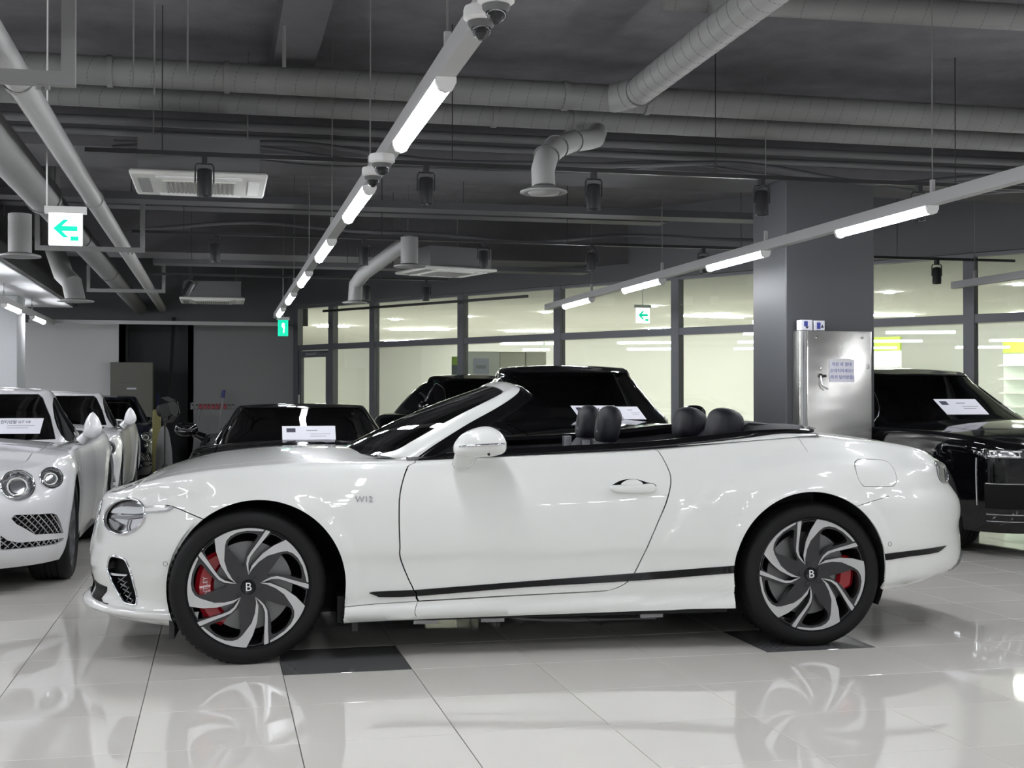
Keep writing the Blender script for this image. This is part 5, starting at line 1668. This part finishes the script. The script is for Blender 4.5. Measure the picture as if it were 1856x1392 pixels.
coupe = make_car('coupe_car', 'pearl white coupe with round twin headlamps facing the convertible', 'car', (-1.95, 10.98, 0), R(90), cB, cG, 'paint_pearl',
                 [(-1.36, .93, .365, .27, .26, 'ten'), (1.39, .94, .365, .27, .28, 'ten')], (-.42, .985, 1.065, .135, .20, 'paint_pearl'), extras=coupe_extras)
c3 = copy_tree(coupe['t']); c3.location = (-2.02, 16.45, 0)
tag(c3, 'white coupe parked nose to tail behind the pearl white one', 'car')
c4 = copy_tree(coupe['t']); c4.location = (-1.88, 21.12, 0); c4.scale = (.92, 1.0, .97)
tag(c4, 'dark navy coupe at the back wall behind both white coupes', 'car')
def repaint(o, a, b):
    for ch in o.children:
        if ch.type == 'MESH' and ch.data.materials and ch.data.materials[0] == MATS[a]:
            ch.material_slots[0].link = 'OBJECT'; ch.material_slots[0].material = MATS[b]
        repaint(ch, a, b)
repaint(c4, 'paint_pearl', 'paint_navy')
# ---- black limousines
lB = dict(xf=[(.2, -2.60), (.3, -2.66), (.5, -2.68), (.8, -2.68), (.9, -2.66), (1.0, -2.6)], xr=[(.2, 2.55), (.5, 2.7), (.8, 2.66), (1.0, 2.5)], Lf=.55, Lr=.8, nf=3.4, nr=2.5,
          w=[(-2.6, .96), (-1.6, .985), (0, .985), (1.6, .985), (2.6, .92)], dz=[(.05, -.10), (.2, -.05), (.35, -.02), (.5, -.005), (.7, 0.0), (.85, -.006), (.95, -.025), (1.05, -.06), (1.2, -.1)],
          z1=[(-2.65, .86), (-2.4, .90), (-2.0, .935), (-1.4, .96), (-.9, .97), (0, .97), (1.0, .98), (2.0, .96), (2.6, .88)], Rd=[(-2.6, .07), (2.6, .07)], crown=[(-2.6, .05), (-1.2, .07), (2.6, .05)],
          zb=[(-2.65, .20), (0, .22), (2.6, .30)], arch=[(-1.72, .38, .42), (1.58, .38, .42)], cabin=(-1.15, 2.0), cab_in=.10, hood_in=.16,
          door=[[(-.98, .97), (-1.02, .7), (-.95, .3)], [(.12, .98), (.12, .7), (.10, .3)], [(1.12, .98), (1.16, .7), (1.05, .45)]])
lG = dict(xf=[(.95, -1.15), (1.05, -1.0), (1.2, -.70), (1.35, -.46), (1.47, -.30), (1.56, -.2)], xr=[(.95, 2.1), (1.1, 1.85), (1.3, 1.45), (1.45, 1.1)], Lf=.55, Lr=.7, nf=3.0, nr=2.8,
          w=[(.95, .87), (1.05, .84), (1.2, .77), (1.35, .70), (1.47, .63)], wx=[(-1, .98), (0, 1.0), (1, .98), (2, .9)], z1=[(-1, 1.50), (0, 1.50), (.8, 1.49), (1.5, 1.42)], Rd=[(-1, .06), (2, .06)], crown=[(-1, .05), (2, .05)], zb=.95,
          ws=(1.06, 1.50), wsA=.64, rw=(1.12, 1.36), side=[[(-.60, 1.06), (.08, 1.06), (.08, 1.42), (-.10, 1.42), (-.32, 1.32)], [(.16, 1.06), (1.1, 1.06), (1.15, 1.30), (.95, 1.39), (.16, 1.42)]])
def limo_extras(C, cut):
    tr, t, Sb = C['tr'], C['t'], C['Sb']
    gz_ = lambda s_, z: (s_, float(z - Sb.zs(s_)))
    if cut:
        C['lamp'] = [gz_(.50, .80), gz_(.98, .80), gz_(1.02, .84), gz_(1.0, .875), gz_(.52, .875), gz_(.48, .84)]
        return [C['lamp']]
    o = lamp_disc(C, C['lamp'], rings=(1, .7), mats=('lamp_smoke', 'lamp_grey'), ring_r=.006)
    for k in range(3):
        s0 = .54 + .15 * k
        Sb.panel('light_bar', [gz_(s0, .852), gz_(s0 + .10, .852), gz_(s0 + .10, .864), gz_(s0, .864)], [], 'white_plastic', o, lift=-.008, step=.02, thick=.004)
        Sb.panel('light_bar', [gz_(s0 + .02, .812), gz_(s0 + .12, .812), gz_(s0 + .12, .822), gz_(s0 + .02, .822)], [], 'white_plastic', o, lift=-.008, step=.02, thick=.004)
    g = Sb.panel('front_grille', [gz_(0, .46), gz_(.36, .46), gz_(.36, .87), gz_(0, .89)], [], 'mesh_black', t, lift=.004, step=.05, thick=.006)
    p = Sb.line3([gz_(0, .46), gz_(.36, .46), gz_(.37, .87), gz_(0, .89)], .012)
    for sn in (1, -1):
        MB().tube([Vector((a[0], a[1] * sn, a[2])) for a in p], .016, 8).build('grille_frame', 'chrome', g, 40)
        for k in range(9):
            q = Sb.line3([gz_(.03 + .036 * k, .48), gz_(.03 + .036 * k, .86)], .012)
            MB().tube([Vector((a[0], a[1] * sn, a[2])) for a in q], .007, 6).build('grille_bar', 'chrome', g)
    Sb.panel('corner_intake', [gz_(.45, .40), gz_(1.0, .40), gz_(1.0, .60), gz_(.49, .60)], [], 'mesh_black', t, lift=.003, step=.05, thick=.005)
    for z in (.30, .355, .60):
        q = Sb.line3([gz_(s_, z) for s_ in np.linspace(.0 if z < .5 else .46, .98, 10)], .004)
        for sn in (1, -1): MB().tube([Vector((a[0], a[1] * sn, a[2])) for a in q], .006, 6).build('bumper_trim', 'chrome', t)
    # bright edge along the bonnet side and a slim vertical strip at the corner
    q = Sb.line3([gz_(1.10, z) for z in np.linspace(.42, .80, 8)], .003)
    for sn in (1, -1): MB().tube([Vector((a[0], a[1] * sn, a[2])) for a in q], .007, 6).build('corner_strip', 'chrome', t)
limo = make_car('limousine_car', 'black limousine with upright nose beside the steel cabinet', 'car', (6.78, 11.62, 0), R(90 + 3), lB, lG, 'paint_black',
                [(-1.72, .95, .385, .27, .26, 'seven'), (1.58, .95, .385, .27, .26, 'seven')], (-.62, 1.06, 1.13, .23, .15, 'paint_black'), extras=limo_extras, chrome_line=True)
l2 = copy_tree(limo['t']); l2.location = (3.22, 11.75, 0); l2.rotation_euler = (0, 0, R(90 - 5)); l2.scale = (1, 1, 1.01)
tag(l2, 'black limousine seen over the open cabin of the convertible', 'car')
l3 = copy_tree(limo['t']); l3.location = (3.6, 18.1, 0); l3.rotation_euler = (0, 0, R(90 + 14)); l3.scale = (.86, .95, 1.03)
tag(l3, 'black saloon parked far back before the glass partition', 'car')
# ---- black sports car
sB = dict(xf=[(.15, -2.1), (.3, -2.2), (.5, -2.22), (.62, -2.16), (.7, -2.05)], xr=[(.2, 2.15), (.5, 2.25), (.8, 2.15), (.9, 2.05)], Lf=.8, Lr=.7, nf=2.4, nr=2.4,
          w=[(-2.2, .90), (-1.2, .95), (0, .93), (1.2, .97), (2.2, .92)], dz=dz_gen, z1=[(-2.2, .58), (-1.9, .66), (-1.4, .76), (-.9, .80), (0, .80), (.8, .82), (1.5, .86), (2.2, .80)], Rd=[(-2.2, .08), (2.2, .08)],
          crown=[(-2.2, .04), (-1.3, .05), (-.8, .08), (2.2, .06)], zb=[(-2.2, .15), (0, .16), (2.2, .22)], arch=[(-1.28, .345, .375), (1.28, .35, .38)], cabin=(-1.0, 1.5), cab_in=.12, hood_in=.14,
          door=[[(-.62, .82), (-.66, .6), (-.55, .25)], [(.5, .84), (.52, .6), (.4, .28)]])
sG = dict(xf=[(.78, -1.02), (.9, -.80), (1.05, -.48), (1.15, -.25), (1.24, -.1)], xr=[(.78, 1.9), (.95, 1.5), (1.1, 1.1), (1.2, .75)], Lf=.62, Lr=.9, nf=2.9, nr=2.4,
          w=[(.78, .82), (.9, .77), (1.05, .68), (1.2, .58)], wx=[(-1, .99), (0, 1.0), (1, .9), (1.8, .75)], z1=[(-1, 1.19), (0, 1.19), (1, 1.16)], Rd=[(-1, .06), (2, .06)], crown=[(-1, .04), (2, .04)], zb=.78,
          ws=(.885, 1.19), wsA=.64, rw=(.92, 1.12), side=[[(-.40, .88), (.45, .89), (.48, 1.1), (.2, 1.14), (-.08, 1.09)]])
def sports_extras(C, cut):
    Sb = C['Sb']
    gz_ = lambda s_, z: (s_, float(z - Sb.zs(s_)))
    if cut:
        C['lamp'] = [gz_(.78 + .10 * math.cos(q), .60 + .045 * math.sin(q)) for q in np.linspace(0, 2 * PI, 21)[:-1]]
        return [C['lamp']]
    lamp_disc(C, C['lamp'], rings=(1, .6))
    Sb.panel('front_intake', [gz_(0, .22), gz_(.7, .22), gz_(.6, .36), gz_(0, .38)], [], 'mesh_black', C['t'], lift=.003, step=.05, thick=.005)
sport = make_car('sports_car', 'low black sports car behind the bonnet of the convertible, price board inside', 'car', (.74, 11.85, 0), R(90 - 2), sB, sG, 'paint_black',
                 [(-1.28, .90, .345, .25, .25, 'seven'), (1.28, .91, .35, .255, .30, 'seven')], (-.42, 1.0, 1.01, .20, .12, 'paint_black'), extras=sports_extras)
# ------------------------------------------------------------------ boards behind the windscreens
def board(px0, px1, py0, py1, y, label, skew=0.0, heading=None, logo=True, lean=.55, rz=0.0):
    """stiff paper leaning behind the glass; corners taken at the depth y of its lower edge"""
    a, b = aty(px0, py1, y), aty(px1, py1, y)
    wd = (b - a).length
    h_ = (aty(px0, py0, y).z - a.z) / math.cos(lean) * .96
    t = empty('price_board', (a + b) / 2, math.atan2(b.y - a.y, b.x - a.x)); tag(t, label, 'sign')
    M2 = frame((0, 0, 0), (1, 0, 0), (0, -math.cos(lean), math.sin(lean)))
    Msk = M2 @ Matrix(((1, skew, 0, 0), (0, 1, 0, 0), (0, 0, 1, 0), (0, 0, 0, 1)))
    MB().box(-wd / 2, wd / 2, 0, h_, -.003, 0, Msk).build('sheet', 'paper', t)
    if logo: MB().box(-wd * .42, -wd * .25, h_ * .62, h_ * .86, 0, .0008, Msk).build('logo_block', 'ink', t)
    if heading: text_mesh('heading', heading, h_ * .24, Msk @ Matrix.Translation((wd * .12, h_ * .74, .0006)), 'ink', t, .0003)
    else: MB().box(-wd * .05, wd * .16, h_ * .70, h_ * .76, 0, .0008, Msk).build('heading', 'ink_grey', t)
    for k in range(2):
        MB().box(wd * .02, wd * (.40 - .08 * k), h_ * (.50 - .14 * k), h_ * (.53 - .14 * k), 0, .0008, Msk).build('text_line', 'ink_grey', t)
    return t
board(-60, 72, 757, 786, 9.93, 'white price board leaning behind the pearl coupe windscreen', heading='컨티넨탈 GT V8', logo=False, skew=.15)
board(512, 609, 771, 802, 10.95, 'white price board behind the windscreen of the black sports car')
board(1052, 1132, 734, 760, 10.62, 'white price board behind the headrests, in the limousine windscreen', skew=-.5)
board(1132, 1172, 736, 760, 10.60, 'narrow framed sheet beside the price board in the limousine', skew=-.5, logo=False)
board(1717, 1793, 722, 751, 10.35, 'white price board in the windscreen of the limousine beside the steel cabinet', skew=-.55)

# ------------------------------------------------------------------ steel cabinet on the pillar
def brushed():
    m = mat('cabinet_steel', (0.74, 0.73, 0.69), 0.27, metal=1.0)
    nt = m.node_tree; b = nt.nodes['Principled BSDF']
    tc = nt.nodes.new('ShaderNodeTexCoord'); mp = nt.nodes.new('ShaderNodeMapping')
    mp.inputs['Scale'].default_value = (1.2, 1.0, 3.2)
    n = nt.nodes.new('ShaderNodeTexNoise'); n.inputs['Scale'].default_value = 1.3; n.inputs['Detail'].default_value = 1.0
    bp = nt.nodes.new('ShaderNodeBump'); bp.inputs['Strength'].default_value = .18; bp.inputs['Distance'].default_value = .05
    nt.links.new(tc.outputs['Object'], mp.inputs['Vector']); nt.links.new(mp.outputs['Vector'], n.inputs['Vector'])
    nt.links.new(n.outputs['Fac'], bp.inputs['Height']); nt.links.new(bp.outputs['Normal'], b.inputs['Normal'])
brushed()
cab = empty('steel_cabinet', (5.455, 10.735, 0)); tag(cab, 'tall stainless steel cabinet with a crank handle before the grey pillar', 'cabinet')
CW, CH = .345, 1.895
MB().rbox(-CW, CW, -.03, .12, .0, CH, .006).build('body', 'cabinet_steel', cab)
cd = MB().rbox(-CW + .055, CW, -.075, -.033, .14, CH - .003, .008, seg=2).build('cabinet_door', 'cabinet_steel', cab, 30)
MB().box(-CW + .02, -CW + .05, -.045, -.031, .14, CH - .01).build('frame_edge', 'chrome', cab)
MB().lathe([(.014, 0), (.014, -.012), (.001, -.014)], 14, frame((-.17, -.075, 1.545), (1, 0, 0), (0, 1, 0))).build('lock', 'steel', cd, 30)
MB().lathe([(.018, 0), (.018, -.02), (.001, -.022)], 14, frame((-.17, -.075, 1.485), (1, 0, 0), (0, 1, 0))).build('key_barrel', 'black_metal', cd, 30)
MB().rbox(-.155, -.115, -.102, -.092, 1.47, 1.492, .003).build('key', 'black_metal', cd)
MB().tube([(-.17, -.095, 1.48), (-.168, -.105, 1.405), (-.15, -.115, 1.38), (-.115, -.125, 1.362)], .008, 8).build('crank_handle', 'chrome', cd, 60)
for x in (-.20, .25):
    MB().lathe([(.012, 0), (.012, -.004), (.001, -.007)], 12, frame((x, -.075, 1.83), (1, 0, 0), (0, 1, 0))).build('rivet', 'chrome', cd, 40)
MB().rbox(.30, .315, -.09, -.075, 1.55, 1.59, .003).build('latch', 'steel', cd)
nt_ = empty('paper_notice', (5.50, 10.735 - .0765, 1.53)); tag(nt_, 'white handwritten notice taped to the steel cabinet door', 'notice')
MB().box(-.125, .125, -.0015, 0, -.105, .10).build('sheet', 'paper', nt_)
for k, tx in enumerate(('직원 외 절대', '손대지마세요!!', '(특히 딜러분들)')):
    text_mesh('handwriting', tx, .038, frame((0, -.0022, .055 - .058 * k), (1, 0, 0), (0, -1, 0)), 'ink_blue', nt_, .0003)['kind'] = 'stuff'
MB().box(-.09, .09, -.003, -.0015, .085, .108).build('tape', 'white_plastic', nt_)
def carton(x, y, w_, h_, label, up):
    t = empty('small_carton', (x, y, CH)); tag(t, label, 'carton')
    MB().rbox(-w_ / 2, w_ / 2, -.05, .05, 0.001, h_, .003).build('box', 'paper', t)
    Mf = frame((0, -.0505, h_ / 2), (1, 0, 0), (0, -1, 0))
    MB().box(-.028, .008, -.01 if up else -.032, .035 if up else .028, 0, .0008, Mf).build('purple_print', 'ink_blue', t)
    MB().prism([(.012, -.02), (.04, -.02), (.026, .012)] if not up else [(-.02, -.012), (.02, -.012), (0, -.035)], 0, .0008, Mf).build('arrow_mark', 'ink', t)
mat('carton_white', (0.7, 0.7, 0.68), 0.6)
carton(5.19, 10.77, .11, .095, 'small white carton with purple print on the steel cabinet, above its hinge side', True)
carton(5.315, 10.77, .10, .09, 'small white carton with purple print and arrow, inner one on the steel cabinet', False)

# ------------------------------------------------------------------ things by the back wall
mat('locker_olive', (0.16, 0.16, 0.13), 0.5)
t = empty('metal_locker', (-1.50, 23.74, 0)); tag(t, 'olive grey metal locker at the back wall behind the dark coupe', 'locker')
MB().rbox(-.36, .36, -.22, .22, 0, 1.92, .006).build('body', 'locker_olive', t)
dd = MB().box(-.35, .35, -.235, -.221, .05, 1.54).build('locker_door', 'locker_olive', t)
d2_ = MB().box(-.35, .35, -.235, -.221, 1.56, 1.90).build('top_flap', 'locker_olive', t)
MB().box(-.08, .08, -.245, -.236, 1.44, 1.47).build('label_plate', 'paper', dd)
# studio lamp on a stand
p = aty(299, 760, 17.6)
t = empty('studio_lamp', (p.x, p.y, 0)); tag(t, 'black studio lamp with barn doors on a tripod stand by the back wall', 'studio lamp')
MB().tube([(0, 0, .15), (0, 0, 1.0)], .014, 8).build('pole', 'black_metal', t)
for k in range(3):
    q = 2 * PI * k / 3 + .4
    MB().tube([(0, 0, .42), (.34 * math.cos(q), .34 * math.sin(q), .012)], .011, 6).build('leg', 'black_metal', t)
    MB().tube([(0, 0, .16), (.17 * math.cos(q), .17 * math.sin(q), .22)], .006, 6).build('leg_brace', 'black_metal', t)
Mh = frame((.03, 0, 1.13), (0, 1, 0), (.8, -.5, .15))
MB().lathe([(.02, -.13), (.08, -.12), (.09, .08), (.10, .10)], 18, Mh, cap=True).build('lamp_head', 'black_matt', t, 40)
for a in range(4):
    MB().box(-.08, .08, .0, .13, -.004, .004, Mh @ Matrix.Rotation(a * PI / 2, 4, 'Z') @ Matrix.Translation((0, .10, .10)) @ Matrix.Rotation(-.5 if a % 2 else -1.0, 4, 'X') @ Matrix.Rotation(PI / 2, 4, 'X') @ Matrix.Rotation(-PI / 2, 4, 'X')).build('barn_door', 'black_matt', t)
MB().box(-.03, .03, -.03, .03, .98, 1.07).build('swivel', 'black_metal', t)
# fabric sack and bucket near the stand
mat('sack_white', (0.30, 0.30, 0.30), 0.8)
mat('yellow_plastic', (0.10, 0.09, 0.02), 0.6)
mat('blue_plastic', (0.03, 0.04, 0.22), 0.5)
mat('red_plastic', (0.45, 0.06, 0.08), 0.5)
p = aty(297, 790, 18.4)
v, f = pillow(cat_spline([(-.08, 0), (-.12, .25), (-.10, .6), (-.05, .86), (.04, .88), (.10, .62), (.12, .28), (.08, 0)], 3, True), .12, frame((p.x, p.y, .0), (1, 0, 0), (0, -1, 0)), 4, .5)
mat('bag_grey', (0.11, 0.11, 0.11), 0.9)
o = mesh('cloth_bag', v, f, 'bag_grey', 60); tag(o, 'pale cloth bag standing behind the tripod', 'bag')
p = aty(284, 770, 19.2)
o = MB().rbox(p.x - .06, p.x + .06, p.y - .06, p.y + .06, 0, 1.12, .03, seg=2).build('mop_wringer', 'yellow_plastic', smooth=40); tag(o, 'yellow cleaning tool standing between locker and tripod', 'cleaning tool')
p = aty(287, 760, 23.6)
t = empty('broom', (p.x, p.y, 0)); tag(t, 'blue broom leaning beside the metal locker', 'broom')
MB().tube([(0, 0, .15), (-.02, .2, 1.35)], .014, 8).build('handle', 'blue_plastic', t)
MB().box(-.03, .03, -.16, .0, .0, .15).build('brush', 'blue_plastic', t)
# tool hanger strip on the wall with poles
p0, p1 = aty(345, 736, 23.93), aty(426, 736, 23.93)
t = empty('tool_rack', (p0.x, 23.979, p0.z)); tag(t, 'wall rack with a row of red and white clips on the back wall', 'tool rack')
wd = p1.x - p0.x
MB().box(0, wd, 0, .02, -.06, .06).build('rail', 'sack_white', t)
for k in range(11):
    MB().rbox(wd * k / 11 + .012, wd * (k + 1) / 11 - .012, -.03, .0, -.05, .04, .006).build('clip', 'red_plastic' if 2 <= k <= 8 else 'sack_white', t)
    MB().box(wd * k / 11 + .025, wd * (k + 1) / 11 - .025, -.034, -.03, .005, .03).build('clip_slot', 'ink', t)
for px, tpx, py1, lab, mt in ((398, 404, 707, 'pale pole with a blue grip leaning on the wall rack', 'blue_plastic'), (356, 360, 742, 'short pale pole leaning below the wall rack', 'sack_white')):
    a, b = aty(px - 6, 800, 23.6), aty(tpx, py1, 23.75)
    t = empty('mop_pole', (a.x, a.y, 0)); tag(t, lab, 'pole')
    MB().tube([(-.05, 0, .0), (b.x - a.x, b.y - a.y, b.z - .14)], .018, 8).build('shaft', 'sack_white', t)
    d_ = Vector((b.x - a.x, b.y - a.y, b.z - .14)) - Vector((-.05, 0, 0)); d_.normalize()
    c = Vector((b.x - a.x, b.y - a.y, b.z - .14))
    MB().tube([c, c + d_ * .14], .03, 8).build('grip', mt, t)
# tall dark panel leaning in the niche
a = aty(300, 700, 24.2)
o = MB().box(-.03, .03, -.02, .02, 0, 2.75, frame((a.x + .02, 23.7, 0), (1, 0, 0), (.05, .06, 1))).build('dark_pole', 'black_matt'); tag(o, 'tall dark pole leaning in front of the wall niche', 'pole')

# ------------------------------------------------------------------ corridor furniture behind the glass
mat('poster_lilac', (0.52, 0.53, 0.66), 0.6)
mat('door_cream', (0.70, 0.68, 0.58), 0.6)
mat('green_sign', (0.35, 0.50, 0.06), 0.6)
mat('reflect_glow', (0.85, 0.92, 0.85), 0.6, emit=(0.88, 0.95, 0.85), strength=.2)  # own glow stands in for pale mint reflections
def flat_px(px, py, y): return aty(px, py, y)
yq = 21.9
p0, p1, p2 = aty(846, 660, yq), aty(905, 660, yq), aty(990, 660, yq)
t = empty('notice_board', ((p0.x + p1.x) / 2, yq, 0)); tag(t, 'white standing notice board with a lilac sheet behind the glass', 'notice board')
wd = p1.x - p0.x
MB().rbox(-wd / 2, wd / 2, 0, .06, .0, 2.10, .006).build('panel', 'white_plastic', t)
MB().box(-wd * .30, wd * .18, -.01, -.001, .9, 1.98).build('sheet', 'poster_lilac', t)
MB().box(-wd * .22, wd * .08, -.014, -.011, 1.80, 1.86).build('heading', 'ink_grey', t)
for k in range(5): MB().box(-wd * .24, wd * .12, -.014, -.011, 1.62 - .12 * k, 1.65 - .12 * k).build('text_line', 'ink_grey', t)
for k, (qa, qb, lab) in enumerate(((p1.x + .01, p1.x + (p2.x - p1.x) * .55, 'cream tall cabinet next to the notice board behind the glass'), (p1.x + (p2.x - p1.x) * .55 + .01, p2.x, 'cream tall cabinet with grey edge handle behind the glass'))):
    t = empty('tall_cabinet', ((qa + qb) / 2, yq, 0)); tag(t, lab, 'cabinet')
    w_ = qb - qa
    MB().rbox(-w_ / 2, w_ / 2, 0, .45, 0, 2.10, .005).build('body', 'door_cream', t)
    dd = MB().box(-w_ / 2 + .01, w_ / 2 - .01, -.016, -.001, .06, 2.08).build('cabinet_door', 'door_cream', t)
    MB().box(w_ / 2 - .06, w_ / 2 - .03, -.03, -.017, 1.45, 1.75).build('handle', 'ac_grille', dd)
q = aty(827, 668, hall_pt(GX(3.6), -.6, 1).y)
t = empty('hanging_sign', q, math.atan2(gd.y, gd.x)); tag(t, 'small green and dark notice behind the pane beside a mullion', 'notice')
MB().box(-.10, .10, -.01, .01, .06, .20).build('green_field', 'green_sign', t)
MB().box(-.10, .10, -.01, .01, -.20, .059).build('dark_field', 'mullion', t)
for (a, dd, w_, h0, h1, lab) in ((3.2, 11.0, 3.4, .6, 2.3, 'added glow panel for mint reflections far down the corridor'), (8.6, 11.5, 4.0, .5, 2.2, 'added glow panel for reflections far down the corridor, right of the pillar')):  # added glowing panels in place of the bright mint reflections
    t = empty('reflect_panel', hall_pt(a, -dd, 0)); tag(t, lab, 'glow panel')
    T0 = Matrix.Translation(-t.location)
    def pb(nm, x0, x1, e0, e1, z0, z1, m):
        b = gbox(MB(), x0, x1, -dd + e0, -dd + e1, z0, z1); b.v = [T0 @ Vector(q) for q in b.v]; b.build(nm, m, t)
    pb('low_block', a, a + w_, 0, .5, 0, .9, 'white_plastic')
    pb('lit_panel', a, a + w_, 0, .05, .95, h1, 'reflect_glow')
    pb('top_band', a, a + w_, 0, .08, h1 + .01, h1 + .3, 'green_sign')
    for k in range(4): pb('cross_slat', a, a + w_, .05, .3, 1.1 + .28 * k, 1.13 + .28 * k, 'white_plastic')
